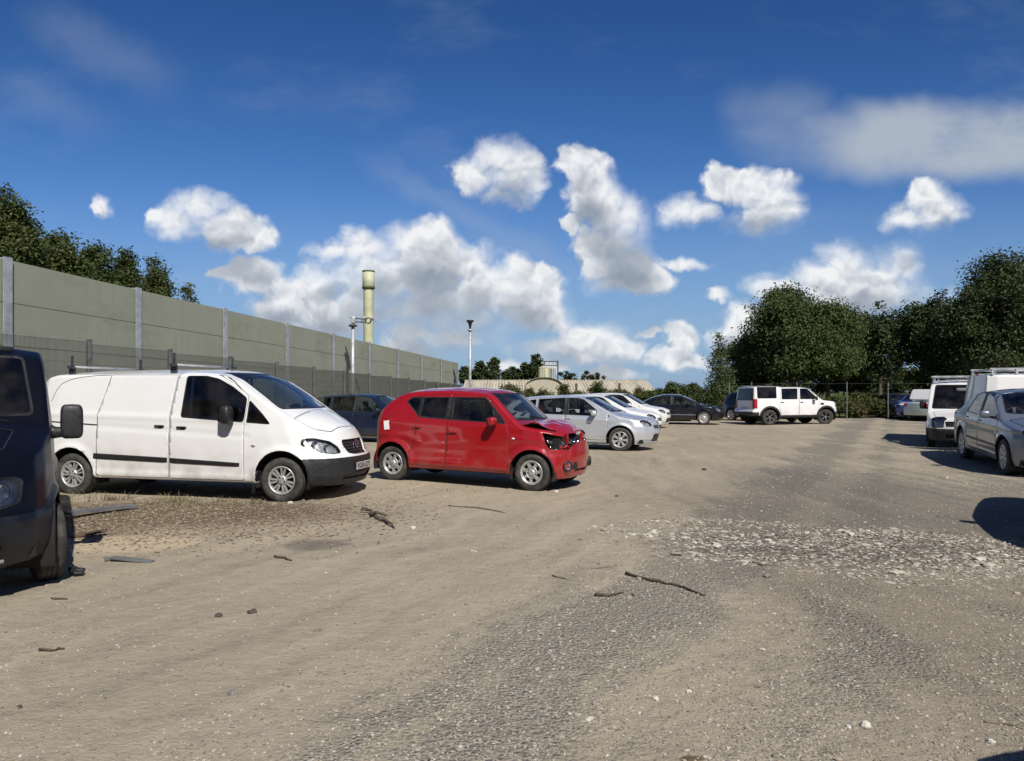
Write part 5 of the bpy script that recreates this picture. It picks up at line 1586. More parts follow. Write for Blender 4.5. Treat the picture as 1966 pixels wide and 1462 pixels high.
def scatter():
    rg = np.random.default_rng(11)
    pts = []; sz = []
    n = 42000
    Y = 2.9 / (1 - rg.random(n) * (1 - 2.9 / 24))          # denser close to the eye
    X = rg.uniform(-.74, .74, n) * Y
    q = .89 * X - .45 * Y
    keep = np.zeros(n, bool)
    dens = np.interp(q, [-9, -4.5, -3.2, -2.6, -2.0, -1.4, -1.1, -.6, -.35, 0, .6, 4], [.35, .18, .16, .5, 1, .9, .4, .75, .75, .4, .8, .9])
    keep = rg.random(n) < dens
    X, Y = X[keep], Y[keep]
    S_ = .0035 + .0055 * rg.random(len(X)) ** 2 + .0009 * Y
    S_[rg.random(len(X)) < .006] *= 2.3
    Zs = np.array([gz(a, b) for a, b in zip(X, Y)]) + S_ * .15
    stones('gravel', np.stack([X, Y, Zs], 1), S_, [M['stone_a'], M['stone_a'], M['stone_b'], M['stone_b'], M['stone_a'], M['stone_b'], M['stone_w']], 3)
    # pale rubble bed
    n = 9500
    a = rg.uniform(0, 6.283, n); r = np.sqrt(rg.random(n)) * (1 + .16 * np.sin(a * 3 + 1) + .10 * np.sin(a * 7))
    X = 3.55 + 2.6 * r * np.cos(a); Y = 7.95 + 1.4 * r * np.sin(a) - .22 * (X - 3.5)
    cl = np.array([mnoise.noise(Vector((x * 1.1, y * 2.4, 5.0))) + .5 * mnoise.noise(Vector((x * 3, y * 6, 2.0))) for x, y in zip(X, Y)])
    k = rg.random(n) < np.clip(.80 + cl * 1.2 - .10 * np.maximum(0, X - 3.6), .06, 1)      # thins out into streaks to the right
    X, Y = X[k], Y[k]; n = len(X)
    edge = rg.random(n) < .25
    X[edge] += rg.normal(0, .35, edge.sum()); Y[edge] += rg.normal(0, .22, edge.sum())
    S_ = (.007 + .026 * rg.random(n) ** 1.6) * np.where(rg.random(n) < .05, 2.0, 1)
    Zs = np.array([gz(p, t) for p, t in zip(X, Y)]) + S_ * rg.uniform(-.25, .25, n)
    stones('rubble', np.stack([X, Y, Zs], 1), S_, [M['stone_w'], M['stone_w'], M['stone_b'], M['stone_a']], 5, flat=.40)
    # dead leaves and chippings by the vans
    n = 9000
    X = rg.normal(-4.4, 1.6, n); Y = rg.normal(9.6, .9, n)
    k = (Y > 7.4) & (Y < 12.5) & (X < -.8); X, Y = X[k], Y[k]
    S_ = rg.uniform(.008, .024, len(X))
    Zs = np.array([gz(p, t) for p, t in zip(X, Y)]) + S_ * .2
    stones('leaf_litter', np.stack([X, Y, Zs], 1), S_, [M['litter']] * 6 + [M['stone_b']], 9, flat=.3)
scatter()
# ------------------------------------------------------------------ vegetation
def leaf_mat(name, c0, c1, c2, trans=.25):
    m, nt, out = new_mat(name)
    g_ = nt.new('ShaderNodeNewGeometry')
    tc = nt.new('ShaderNodeTexCoord').outputs['Object']
    big = nt.noise(tc, .55, 3, .6)
    c = nt.mix(g_.outputs['Random Per Island'], c0, c1)
    c = nt.mix(nt.mapr(big.outputs[0], .42, .68), c, c2)
    df = nt.new('ShaderNodeBsdfPrincipled'); nt.l.new(c, df.inputs['Base Color'])
    df.inputs['Roughness'].default_value = .55; df.inputs['Specular IOR Level'].default_value = .3
    tl = nt.new('ShaderNodeBsdfTranslucent'); nt.l.new(c, tl.inputs[0])
    mx = nt.new('ShaderNodeMixShader'); mx.inputs[0].default_value = trans
    nt.l.new(df.outputs[0], mx.inputs[1]); nt.l.new(tl.outputs[0], mx.inputs[2]); nt.l.new(mx.outputs[0], out.inputs[0])
    return m
M['leaf'] = leaf_mat('broad_leaf', (.038, .062, .018), (.10, .13, .038), (.070, .092, .026))
M['leaf_y'] = leaf_mat('yellow_green_leaf', (.045, .072, .016), (.10, .13, .036), (.085, .095, .030))
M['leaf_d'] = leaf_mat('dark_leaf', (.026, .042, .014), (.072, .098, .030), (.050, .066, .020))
M['leaf_b'] = leaf_mat('birch_leaf', (.055, .085, .025), (.13, .16, .065), (.10, .12, .05), .35)
M['leaf_h'] = leaf_mat('hedge_leaf', (.040, .055, .014), (.12, .125, .040), (.11, .075, .030))
M['bark'] = simple('bark', (.10, .085, .065), .95, 0, .35, 9, .02)
M['bark_w'] = simple('birch_bark', (.42, .40, .36), .85, 0, .3, 6)

def crown_arrays(lobes, n, size, seed, clump=26, spread=.32, inner=.45, up=.5, aspect=.62):
    rg = np.random.default_rng(seed)
    L = np.array(lobes, float)
    vol = L[:, 3] * L[:, 4] * L[:, 5]; w = vol ** .75; w /= w.sum()
    nc = max(8, n // clump)
    li = rg.choice(len(L), nc, p=w)
    d = rg.normal(size=(nc, 3)); d /= np.linalg.norm(d, axis=1)[:, None]
    d[:, 2] = np.where(d[:, 2] < -.55, -d[:, 2], d[:, 2])
    r = inner + (1 - inner) * rg.random(nc) ** .45
    r *= 1 + .16 * np.sin(d[:, 0] * 7 + li) * np.cos(d[:, 2] * 6 + li * 2) + rg.normal(0, .10, nc)
    cen = L[li, :3] + d * L[li, 3:6] * r[:, None]
    ci = rg.integers(0, nc, n)
    sp = spread * np.mean(L[li, 3:6], 1)[ci] ** .5
    off = rg.normal(size=(n, 3)) * sp[:, None] * np.array((1, 1, .75))
    c = cen[ci] + off
    c[:, 2] = np.maximum(c[:, 2], .05)
    nrm = rg.normal(size=(n, 3)) * .8 + d[ci] * .9 + np.array((0, 0, up))
    nrm /= np.linalg.norm(nrm, axis=1)[:, None]
    t = np.cross(nrm, rg.normal(size=(n, 3))); t /= np.linalg.norm(t, axis=1)[:, None] + 1e-9
    b = np.cross(nrm, t)
    s = size * rg.uniform(.6, 1.35, n)
    t *= s[:, None]; b *= (s * aspect)[:, None]
    V = np.stack([c - t, c - b * .8 + nrm * s[:, None] * .18, c + t, c + b * .8 + nrm * s[:, None] * .18], 1).reshape(-1, 3)
    F = (np.arange(n) * 4)[:, None] + np.array((0, 1, 2, 3))
    return V, F, cen

def add_tree(name, label, cat, loc, lobes, n, leaf, mat, seed, trunk_r=.22, bark=None, group=None, limbs=10, clump=60, spread=.27, inner=.42, trunk_top=None, aspect=.62):
    root = empty(name, loc, random.Random(seed).uniform(-.3, .3), label, cat, group)
    V, F, cen = crown_arrays(lobes, n, leaf, seed, clump, spread, inner, aspect=aspect)
    cr = np_mesh('crown', V, F, [mat], root)
    rnd = random.Random(seed)
    L = np.array(lobes)
    top = trunk_top or float((L[:, 2] + L[:, 5] * .5).max())
    b = MB()
    k = 7; pts = []; rr = []
    for i in range(k + 1):
        t = i / k
        pts.append((rnd.uniform(-.12, .12) * t * top * .15, rnd.uniform(-.12, .12) * t * top * .15, -.15 + t * (top + .15)))
        rr.append(trunk_r * (1 - .82 * t) * (1.35 if i == 0 else 1))
    b.tube(pts, rr, 9)
    for i in range(limbs):
        c = cen[rnd.randrange(len(cen))]
        t = min(.85, max(.18, (c[2] - .25 * math.hypot(c[0], c[1])) / top * .8)); j = min(k - 1, int(t * k))
        p = Vector(pts[j]).lerp(Vector(pts[j + 1]), t * k - j)
        q = Vector(c); mid = p.lerp(q, .5) + Vector((0, 0, .12 * (q - p).length))
        r0 = trunk_r * (1 - .8 * t) * .55
        b.tube([p, mid, q], [r0, r0 * .6, r0 * .2], 6)
    b.build('trunk', bark or M['bark'], root)
    return root

def lump_lobes(w, h0, h1, seed, n=9, dep=None):
    """lobes of an uneven round crown: half width w, from height h0 to h1"""
    rnd = random.Random(seed); out = []
    zc = (h0 + h1) / 2; hh = (h1 - h0) / 2; dep = dep or w
    out.append((0, 0, zc, w * .62, dep * .62, hh * .74))
    for i in range(n):
        a = 2 * math.pi * i / n + rnd.uniform(-.3, .3); e = rnd.uniform(-.55, .85)
        s = rnd.uniform(.30, .46)
        out.append((math.cos(a) * math.cos(e) * w * .62, math.sin(a) * math.cos(e) * dep * .62, zc + math.sin(e) * hh * .66, w * s * 1.05, dep * s * 1.05, hh * s * 1.05))
    out.append((rnd.uniform(-.2, .2) * w, 0, h1 - hh * .38, w * .42, dep * .42, hh * .38))
    return out

# big trees at the right
def big(px, Z, pw, top, bottom, seed, n, leaf, mat, label, name='broadleaf_tree', **k):
    h = hz(top, Z)
    return add_tree(name, label, 'tree', (at(px, Z), Z, -.05), lump_lobes(pw / FPX * Z, bottom, h, seed, k.pop('nl', 10)), n, leaf, mat, seed, **k)
big(1528, 53, 116, 551, .9, 21, 70000, .10, M['leaf'], 'large rounded broadleaf tree behind the white off-roader', trunk_r=.32, limbs=16)
big(1590, 55, 62, 600, .8, 31, 15000, .125, M['leaf_y'], 'lighter green side tree leaning against the right flank of the rounded tree', limbs=9)
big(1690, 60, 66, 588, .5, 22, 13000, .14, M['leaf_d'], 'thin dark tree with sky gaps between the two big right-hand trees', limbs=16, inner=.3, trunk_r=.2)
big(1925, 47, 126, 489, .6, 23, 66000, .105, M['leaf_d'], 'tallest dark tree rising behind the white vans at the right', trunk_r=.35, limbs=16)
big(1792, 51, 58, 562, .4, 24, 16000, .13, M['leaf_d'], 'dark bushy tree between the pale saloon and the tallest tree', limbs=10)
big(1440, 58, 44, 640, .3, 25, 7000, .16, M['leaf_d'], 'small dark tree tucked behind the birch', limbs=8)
# slender birch
zb = 48
lb = [(0, 0, 1.3, .95, .9, 1.1), (.1, 0, 2.4, .72, .7, .9), (-.08, 0, 3.3, .50, .5, .8), (.05, 0, 4.1, .33, .33, .7), (0, 0, 4.75, .17, .17, .5), (-.5, .1, 1.0, .6, .6, .8), (.5, 0, 1.1, .6, .6, .8)]
add_tree('birch_tree', 'slender pale young birch standing between the black saloon and the off-roader', 'tree', (at(1381, zb), zb, 0), lb, 6500, .095, M['leaf_b'], 41, .07, M['bark_w'], limbs=26, clump=12, spread=.26, inner=.2, trunk_top=5.0, aspect=.45)
# trees beyond the noise barrier
for i, (px, Z, pw, top, bot, n, mt, lab) in enumerate([
    (12, 40, 70, 376, 4.0, 26000, 'leaf_y', 'tallest leafy tree above the left end of the noise barrier'),
    (118, 44, 50, 446, 3.8, 21000, 'leaf_y', 'yellow-green tree second from the left above the noise barrier'),
    (188, 47, 44, 462, 3.6, 18000, 'leaf', 'mid green tree third from the left above the noise barrier'),
    (246, 50, 34, 484, 3.6, 13000, 'leaf', 'dark narrow tree fourth from the left above the noise barrier'),
    (300, 52, 36, 498, 3.4, 7500, 'leaf_y', 'loose open-crowned tree next to the gap above the noise barrier')]):
    w = pw / FPX * Z; h = hz(top, Z)
    add_tree('broadleaf_tree', lab, 'tree', (at(px, Z), Z, 0), lump_lobes(w, bot, h, 60 + i, 9), n, .105, M[mt], 60 + i, .2, limbs=14, group='trees beyond the noise barrier')
Z = 54
add_tree('broadleaf_tree', 'lone pointed tree standing right of the gap above the noise barrier', 'tree', (at(366, Z), Z, 0),
         [(0, 0, 5.0, 1.45, 1.3, 1.6), (-.2, 0, 6.6, .95, .9, 1.1), (-.15, 0, 8.0, .55, .5, .9), (.8, 0, 5.0, .8, .8, .9), (-.15, 0, 8.9, .25, .25, .5)], 6500, .10, M['leaf_y'], 71, .14, limbs=14, clump=18, group='trees beyond the noise barrier')

# far trees round the shed
for i, (px, Z, pw, top, mt, lab) in enumerate([
    (897, 170, 16, 701, 'leaf_d', 'far dark tree just right of the barrier end'),
    (925, 172, 24, 694, 'leaf_d', 'far bushy tree right of the horn pole'),
    (948, 175, 13, 683, 'leaf', 'far pointed tree topping the clump right of the horn pole'),
    (980, 176, 20, 697, 'leaf_d', 'far airy tree midway between the horn pole and the silos'),
    (1006, 172, 20, 694, 'leaf_d', 'far tree left of the silos'),
    (1029, 170, 16, 679, 'leaf_d', 'far tall tree standing over the silos')]):
    h = hz(top, Z)
    add_tree('broadleaf_tree', lab, 'tree', (at(px, Z), Z, 0), lump_lobes(pw / FPX * Z, .5, h, 80 + i, 7), 3000, .30, M[mt], 80 + i, .25, limbs=6, group='far trees behind the shed')
i = 0
for px, top in ((1076, 713), (1086, 711), (1096, 713), (1104, 712), (1118, 714), (1127, 713), (1135, 716), (1149, 714), (1158, 720)):
    Z = 185; h = hz(top, Z)
    add_tree('conifer_tree', 'small dark upright tree in the row right of the silos, above the shed roof', 'tree', (at(px, Z), Z, 0),
             [(0, 0, h * .35, .75, .75, h * .38), (0, 0, h * .68, .5, .5, h * .3)], 700, .26, M['leaf_d'], 95 + i, .12, limbs=3, group='row of small trees right of the silos', inner=.3)
    i += 1
def shrub(px, Z, pw, top, n, mt, seed, lab, grp=None, name='shrub', leaf=.10):
    h = hz(top, Z); w = pw / FPX * Z
    return add_tree(name, lab, 'shrub', (at(px, Z), Z, 0), lump_lobes(w, .0, h, seed, 7, dep=min(w, 1.3)), n, leaf, M[mt], seed, .05, limbs=8, group=grp, inner=.25, trunk_top=h * .7)
for i, (px, pw, top, mt, lab) in enumerate([
    (968, 16, 742, 'leaf_h', 'reddish shrub left of the arched hut, in front of the shed'),
    (985, 20, 735, 'leaf_h', 'tall brownish shrub directly behind the silver hatchback roof'),
    (1012, 22, 748, 'leaf_h', 'low shrub under the left side of the arched hut'),
    (1050, 28, 751, 'leaf', 'low green shrub under the arched hut'),
    (1082, 15, 738, 'leaf_h', 'upright shrub at the right corner of the arched hut'),
    (1112, 22, 749, 'leaf_h', 'low shrub below the middle of the shed roof'),
    (1150, 26, 737, 'leaf', 'bushiest green shrub in front of the shed, above the white car'),
    (1190, 20, 747, 'leaf_h', 'yellowish shrub above the white car bonnets'),
    (1222, 24, 748, 'leaf_h', 'rounded shrub just left of the black saloon roof'),
    (1252, 20, 752, 'leaf', 'dark low shrub behind the black saloon boot')]):
    shrub(px, 66 + (i % 3) * 2, pw, top, 2200, mt, 120 + i, lab, 'shrubs in front of the shed')
for i, (px, pw, top, lab) in enumerate([(1292, 34, 737, 'distant rounded hedge clump right of the shed gable'), (1332, 40, 740, 'distant hedge clump left of the birch'), (1350, 28, 756, 'low bush beside the birch foot')]):
    shrub(px, 84, pw, top, 3600, 'leaf', 140 + i, lab, 'hedge clumps behind the black saloon', leaf=.15)
for i, (px, Z, pw, top, lab) in enumerate([(1612, 47, 26, 762, 'leafy bush just right of the off-roader bonnet'), (1650, 48, 26, 758, 'bramble bush in the middle of the right verge'), (1682, 46.5, 20, 768, 'low bramble next to the dark hatchback'), (1638, 46, 22, 778, 'lowest weedy bush at the verge edge')]):
    shrub(px, Z, pw, top, 3400, 'leaf_h' if i % 2 else 'leaf_y', 150 + i, lab, 'bushes on the right verge', leaf=.085)
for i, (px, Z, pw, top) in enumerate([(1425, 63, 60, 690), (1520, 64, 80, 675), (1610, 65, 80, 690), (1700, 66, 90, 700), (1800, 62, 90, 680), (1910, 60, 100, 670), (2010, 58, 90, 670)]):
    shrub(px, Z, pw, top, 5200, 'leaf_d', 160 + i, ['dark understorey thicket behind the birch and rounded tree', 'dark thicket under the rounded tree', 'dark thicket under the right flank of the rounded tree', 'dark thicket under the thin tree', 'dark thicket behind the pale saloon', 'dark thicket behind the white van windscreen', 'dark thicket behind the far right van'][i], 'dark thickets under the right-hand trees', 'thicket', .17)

# dry weeds round the wheels of the white van: too many to count
def weeds():
    rg = np.random.default_rng(4); V = []; F = []
    def tuft(x, y, n, h):
        z = gz(x, y)
        for _ in range(n):
            a = rg.uniform(0, 6.28); l = h * rg.uniform(.4, 1.1); w = .004
            p = np.array((x + rg.normal(0, .05), y + rg.normal(0, .04), z)); d = np.array((math.cos(a) * .5, math.sin(a) * .5, 1.0))
            s = np.array((-math.sin(a), math.cos(a), 0)) * w
            b = len(V); m = p + d * l * .55; e = p + d * l + np.array((math.cos(a), math.sin(a), -.4)) * l * .3
            V.extend([p - s, p + s, m + s * .8, m - s * .8, e]); F.append((b, b + 1, b + 2, b + 3)); F.append((b + 3, b + 2, b + 4, b + 4))
    for _ in range(60):
        t = rg.random(); x = -6.7 + 3.2 * t + rg.normal(0, .15); y = 11.45 - .7 * t + rg.normal(0, .16)
        tuft(x, y, rg.integers(4, 12), rg.uniform(.05, .15))
    for _ in range(60): tuft(rg.normal(-4.6, 1.3), rg.normal(10.3, .5), rg.integers(3, 7), rg.uniform(.03, .07))
    for _ in range(22): tuft(rg.uniform(-2.2, .2), rg.uniform(11.9, 12.8), rg.integers(2, 6), rg.uniform(.03, .09))
    me = bpy.data.meshes.new('dry_weeds')
    me.from_pydata([tuple(v) for v in V], [], [f if f[2] != f[3] else f[:3] for f in F])
    tag(link_mesh('dry_weeds', me, [island_mat('dry_grass', (.08, .085, .03), (.24, .20, .10))]), kind='stuff')
weeds()

# ------------------------------------------------------------------ noise barrier and mesh fence
def panel_mat():
    m, nt, out = new_mat('barrier_panel')
    tc = nt.new('ShaderNodeTexCoord').outputs['Object']
    n = nt.noise(tc, .8, 6, .6); st = nt.noise(nt.vmath('MULTIPLY', tc, (6, 6, .35)), 1.2, 4, .6)
    c = nt.mix(nt.mapr(n.outputs[0], .3, .7), (.275, .292, .228), (.315, .328, .262))
    c = nt.mix(nt.math('MULTIPLY', nt.mapr(st.outputs[0], .5, .75), .35), c, (.22, .235, .18))
    al = nt.noise(nt.vmath('MULTIPLY', tc, (.5, .5, 1.6)), .9, 7, .68)
    c = nt.mix(nt.math('MULTIPLY', nt.mapr(al.outputs[0], .52, .72), .40), c, (.135, .165, .085))     # algae
    ru = nt.noise(nt.vmath('MULTIPLY', tc, (3.5, 3.5, .12)), 1.4, 5, .7)
    c = nt.mix(nt.math('MULTIPLY', nt.mapr(ru.outputs[0], .56, .70), .30), c, (.33, .335, .28))       # rain streaks
    p = principled(nt, out, Base_Color=c, Roughness=.7)
    return m
M['barrier'] = panel_mat()
M['joint'] = simple('board_joint', (.075, .085, .055), .9)
B0 = Vector((-9.82, 14.8, 0)); BD = Vector((.70, 3.74, 0)); BH = lambda n: 4.16 - .083 * n
ang = math.atan2(BD.y, BD.x)
bar = empty('noise_barrier', B0, 0, 'tall grey-green noise barrier of horizontal boards between galvanised posts', 'barrier')
for n in range(-2, 9):
    a = BD * n; L = BD.length
    h0, h1 = BH(n), BH(n + 1)
    b = MB()
    nb = 5
    ux = BD.normalized(); nrm = Vector((ux.y, -ux.x, 0))        # towards the yard
    for k in range(nb):
        z00, z01 = h0 * k / nb, h0 * (k + 1) / nb - .012; z10, z11 = h1 * k / nb, h1 * (k + 1) / nb - .012
        p0 = a + ux * .03; p1 = a + BD - ux * .03
        for (zz0, zz1, off, mi) in ((z00, z01, .05, 0),):
            vs = []
            for p, zl, zh in ((p0, z00, z01), (p1, z10, z11)):
                for z in (zl, zh):
                    vs.append(p + nrm * off + Vector((0, 0, z))); vs.append(p - nrm * off + Vector((0, 0, z)))
            b.add(vs, [(0, 4, 6, 2), (5, 1, 3, 7), (2, 6, 7, 3), (1, 5, 4, 0), (0, 2, 3, 1), (4, 5, 7, 6)], 0)
        vs = [p0 + nrm * .02 + Vector((0, 0, z01)), p1 + nrm * .02 + Vector((0, 0, z11)), p1 + nrm * .02 + Vector((0, 0, z11 + .012)), p0 + nrm * .02 + Vector((0, 0, z01 + .012))]
        if k < nb - 1: b.add(vs, [(0, 1, 2, 3)], 1)
    b.build('board_panel', [M['barrier'], M['joint']], bar, recalc=False)
for n in range(-2, 10):
    b = MB(); rot = Matrix.Rotation(ang, 3, 'Z'); h = BH(n) + .03; a = BD * n
    nn = Vector((math.sin(ang), -math.cos(ang), 0))
    b.box(a + nn * .105 + Vector((0, 0, h / 2)), (.20, .014, h), rot); b.box(a - nn * .105 + Vector((0, 0, h / 2)), (.20, .014, h), rot)
    b.box(a + Vector((0, 0, h / 2)), (.012, .194, h), rot)
    b.build('post', M['galv'], bar)

M['wire'] = simple('fence_wire', (.055, .062, .052), .6, .2)
M['fpost'] = simple('fence_post_grey', (.16, .17, .17), .5, .35, .2)
F0 = Vector((-7.72, 14.0, 0)); FD = Vector((.405, 2.404, 0)); FH = lambda n: 2.52 - .045 * n
fen = empty('mesh_fence', F0, 0, 'fine dark weldmesh security fence on slim posts in front of the noise barrier', 'fence')
for n in range(-2, 12):
    a = FD * n; ux = FD.normalized(); L = FD.length; nrm = Vector((ux.y, -ux.x, 0))
    h = min(FH(n), FH(n + 1)) - .01
    N = 92 if n < 6 else 60
    s = (np.arange(N) + .5) / N * (L - .06) + .03
    wv = .0055 if n < 6 else .0080
    base = np.array(a)[None] + s[:, None] * np.array(ux)[None]
    V = []; 
    un = np.array(ux) * wv; nn = np.array(nrm) * wv
    for z in (.06, h):
        for o_ in (-un, nn, un): V.append(base + o_ + np.array((0, 0, z)))
    V = np.stack(V, 1).reshape(-1, 3)
    i0 = (np.arange(N) * 6)[:, None]
    F = np.concatenate([i0 + np.array(q) for q in ((0, 1, 4, 3), (1, 2, 5, 4), (2, 0, 3, 5))])
    nh = 14
    zz = np.linspace(.08, h - .01, nh); o0 = len(V)
    p0 = np.array(a + ux * .03 + nrm * .007); p1 = np.array(a + FD - ux * .03 + nrm * .007)
    H = []
    for z in zz:
        for p in (p0, p1):
            for dz in (-.0016, .0016): H.append(p + np.array((0, 0, z + dz)))
    V = np.concatenate([V, np.array(H)])
    F = np.concatenate([F, (o0 + np.arange(nh) * 4)[:, None] + np.array((0, 2, 3, 1))])
    np_mesh('mesh_panel', V, F, [M['wire']], fen)
for n in range(-2, 13):
    b = MB(); rot = Matrix.Rotation(math.atan2(FD.y, FD.x), 3, 'Z'); h = FH(n) + .01; a = FD * n
    b.box(a + Vector((0, 0, h / 2)) - Vector((0, 0, 0)), (.06, .08, h), rot)
    b.box(a + Vector((0, 0, h + .01)), (.07, .09, .02), rot)
    b.build('post', M['fpost'], fen)

# fence behind the off-roader: concrete and steel posts with two strained wires
yf = empty('wire_fence', (at(1443, 44), 44, 0), 0, 'thin post and wire fence running behind the white off-roader', 'fence')
xs_ = [at(px, 44) - at(1443, 44) for px in (1400, 1443, 1530, 1626, 1705, 1790, 1880)]
for x in xs_:
    b = MB(); b.box((x, 0, 1.05), (.05, .05, 2.2), taper=.9); b.build('post', M['fpost'], yf)
b = MB()
for z in (.5, 1.0, 1.5, 2.05): b.tube([(xs_[0], .045, z), (xs_[-1], .045, z)], .006, 5)
b.build('wires', M['wire'], yf)

# ------------------------------------------------------------------ poles, stack, shed, silos
def cyl_obj(name, prof, mat, parent, loc=(0, 0, 0), n=32):
    b = MB(); b.lathe(prof, n, 'z', loc); return b.build(name, mat, parent)
M['cream'] = simple('cream_green_paint', (.52, .53, .35), .55, 0, .13, 1.3)
M['cream_d'] = simple('stack_band', (.10, .11, .05), .7)
Z = 80; st = empty('chimney_stack', (at(707.5, Z), Z, 0), 0, 'tall pale green cylindrical chimney stack with a wider top section', 'chimney')
ht = hz(521, Z); hb = hz(553, Z); r1, r0 = 11.3 / FPX * Z, 9.6 / FPX * Z
cyl_obj('shaft', [(r0, 0), (r0, hb)], M['cream'], st)
cyl_obj('top_section', [(r0, hb), (r1, hb + .12), (r1, ht), (r1 - .10, ht + .02), (r1 - .12, ht - .6)], M['cream'], st)
cyl_obj('band', [(r0 + .01, hb - .14), (r1 + .05, hb - .10), (r1 + .05, hb + .11), (r1 + .01, hb + .13)], M['cream_d'], st)
cyl_obj('rim', [(r1 + .005, ht - .12), (r1 + .03, ht - .1), (r1 + .03, ht + .04), (r1 - .1, ht + .05)], M['cream_d'], st)
zt = hz(611, Z)
for a in (-1, 1):
    b = MB(); b.rbox((a * r0 * .80, -r0 * .62, zt), (.34, .2, .28), e=.4); b.build('lug', M['galv'], st)
for k, (ex, ey) in enumerate(((10.5, -6), (6.5, -8))):
    b = MB(); b.tube([(r0 * .9, 0, zt), (ex, ey, 0)], .02, 5); b.build('guy_wire', M['galv'], st)

Z = 30; cc = empty('camera_pole', (at(677.5, Z), Z, 0), 0, 'pale steel camera pole with side arm rising between the two fences', 'pole')
hp = hz(627, Z)
b = MB(); b.tube([(0, 0, 0), (0, 0, hp)], [.075, .062], 12); b.build('pole', M['galv'], cc)
b = MB(); b.lathe([(.07, hp - .03), (.17, hp), (.17, hp + .05), (.06, hp + .08)], 14); b.build('collar', M['steel_dark'], cc)
b = MB(); b.rbox((.02, 0, hp + .24), (.17, .17, .30), e=.4); b.rbox((-.01, 0, hp + .36), (.24, .14, .05), e=.4); b.build('camera_head', M['galv'], cc)
b = MB()
for dz in (.16, .29): b.tube([(.06, 0, hp + dz + .02), (.35, 0, hp + dz), (.52, 0, hp + dz)], .022, 8)
b.tube([(.35, 0, hp + .16), (.35, 0, hp + .29)], .02, 8)
b.lathe([(.085, -.05), (.125, -.05), (.125, .05), (.085, .05)], 18, 'y', (.60, 0, hp + .225), close=True)
b.build('lamp_arm', M['steel_dark'], cc)

Z = 45; lp = empty('horn_pole', (at(902.5, Z), Z, 0), 0, 'slim galvanised pole with a black funnel-shaped head behind the red car', 'pole')
hp = hz(634, Z)
b = MB(); b.tube([(0, 0, 0), (0, 0, hp)], [.085, .07], 12); b.build('pole', M['galv'], lp)
b = MB(); b.lathe([(.075, hp - .06), (.16, hp - .03), (.16, hp + .02), (.075, hp + .06)], 14); b.build('collar', M['galv'], lp)
b = MB(); b.lathe([(.05, hp + .05), (.075, hp + .22), (.12, hp + .40), (.22, hp + .52), (.22, hp + .57), (.001, hp + .60)], 18); b.build('funnel_head', M['black'], lp)

def roof_mat():
    m, nt, out = new_mat('fibre_cement_sheet')
    tc = nt.new('ShaderNodeTexCoord').outputs['Object']
    n = nt.noise(tc, .5, 6, .65)
    st = nt.noise(nt.vmath('MULTIPLY', tc, (1.6, .16, .16)), 1.6, 5, .7)
    c = nt.mix(nt.mapr(st.outputs[0], .35, .65), (.44, .39, .285), (.56, .51, .40))
    c = nt.mix(nt.math('MULTIPLY', nt.mapr(n.outputs[0], .5, .75), .6), c, (.33, .29, .21))
    p = principled(nt, out, Base_Color=c, Roughness=.9)
    sp_ = nt.new('ShaderNodeSeparateXYZ'); nt.l.new(tc, sp_.inputs[0])
    nt.l.new(bump(nt, nt.math('SINE', nt.math('MULTIPLY', sp_.outputs[0], 12)), .8, .10), p.inputs['Normal'])
    return m
M['roof'] = roof_mat()
M['wall'] = simple('shed_wall', (.46, .42, .33), .9)
x0, x1 = at(884, 128), at(1268, 128)
sh = empty('shed', ((x0 + x1) / 2, 128, 0), 0, 'long low shed with a stained tan corrugated roof behind the parked cars', 'shed')
hw = (x1 - x0) / 2; zr_, ze_ = hz(731, 141), hz(760, 128)
b = MB(); b.prism([(0.4, 0), (25.6, 0), (25.6, ze_), (13, zr_ - .12), (.4, ze_)], -hw + .3, hw - .3, 'yz'); 
b2 = MB(); b2.v = [(d, u_, z) for (d, u_, z) in b.v]; b2.f = b.f; b2.m = b.m; b2.sm = b.sm
b2.build('wall', M['wall'], sh)
b = MB()
for (ya, za, yb_, zb_) in ((-.2, ze_ - .05, 13, zr_), (26.2, ze_ - .05, 13, zr_)):
    N = 150; vs = []; fs = []
    for i in range(N + 1):
        x = -hw + 2 * hw * i / N; dz = .05 * (i % 2)
        vs += [(x, ya, za + dz), (x, yb_, zb_ + dz), (x, ya, za + dz - .08), (x, yb_, zb_ + dz - .08)]
    for i in range(N):
        k = i * 4; fs += [(k, k + 4, k + 5, k + 1), (k + 2, k + 3, k + 7, k + 6)]
    fs += [(0, 1, 3, 2), (N * 4, N * 4 + 2, N * 4 + 3, N * 4 + 1)]
    b.add(vs, fs)
b.build('roof', M['roof'], sh, recalc=False)
b = MB(); b.box((0, 13, zr_ + .06), (2 * hw + .2, .5, .12)); b.build('ridge_cap', M['roof'], sh)
for px in (1107, 1190):
    b = MB(); b.box((at(px, 120) - sh.location.x, -7.5, hz(745, 120) / 2 + .3), (.35, .35, hz(735, 120))); 
    tag(b.build('timber_post', M['bark']), 'dark timber post standing in front of the shed, ' + ('left of the bushiest shrub' if px < 1150 else 'right of the bushiest shrub'), 'post', 'timber posts in front of the shed').location = sh.location
hut = empty('arched_hut', (at(1045, 118), 118, 0), 0, 'pale hut with a curved arched roof below the silos', 'hut')
w = 36 / FPX * 118; zt = hz(725, 118); zs = hz(743, 118)
prof = [(w * math.cos(math.pi * k / 16), zs + (zt - zs) * math.sin(math.pi * k / 16)) for k in range(17)]
b = MB(); b.prism(prof + [(-w, -.1), (w, -.1)], 0.15, 8, 'xz'); b.build('wall', M['wall'], hut)
b = MB(); po = [(x * 1.02, z + .06) for x, z in prof]
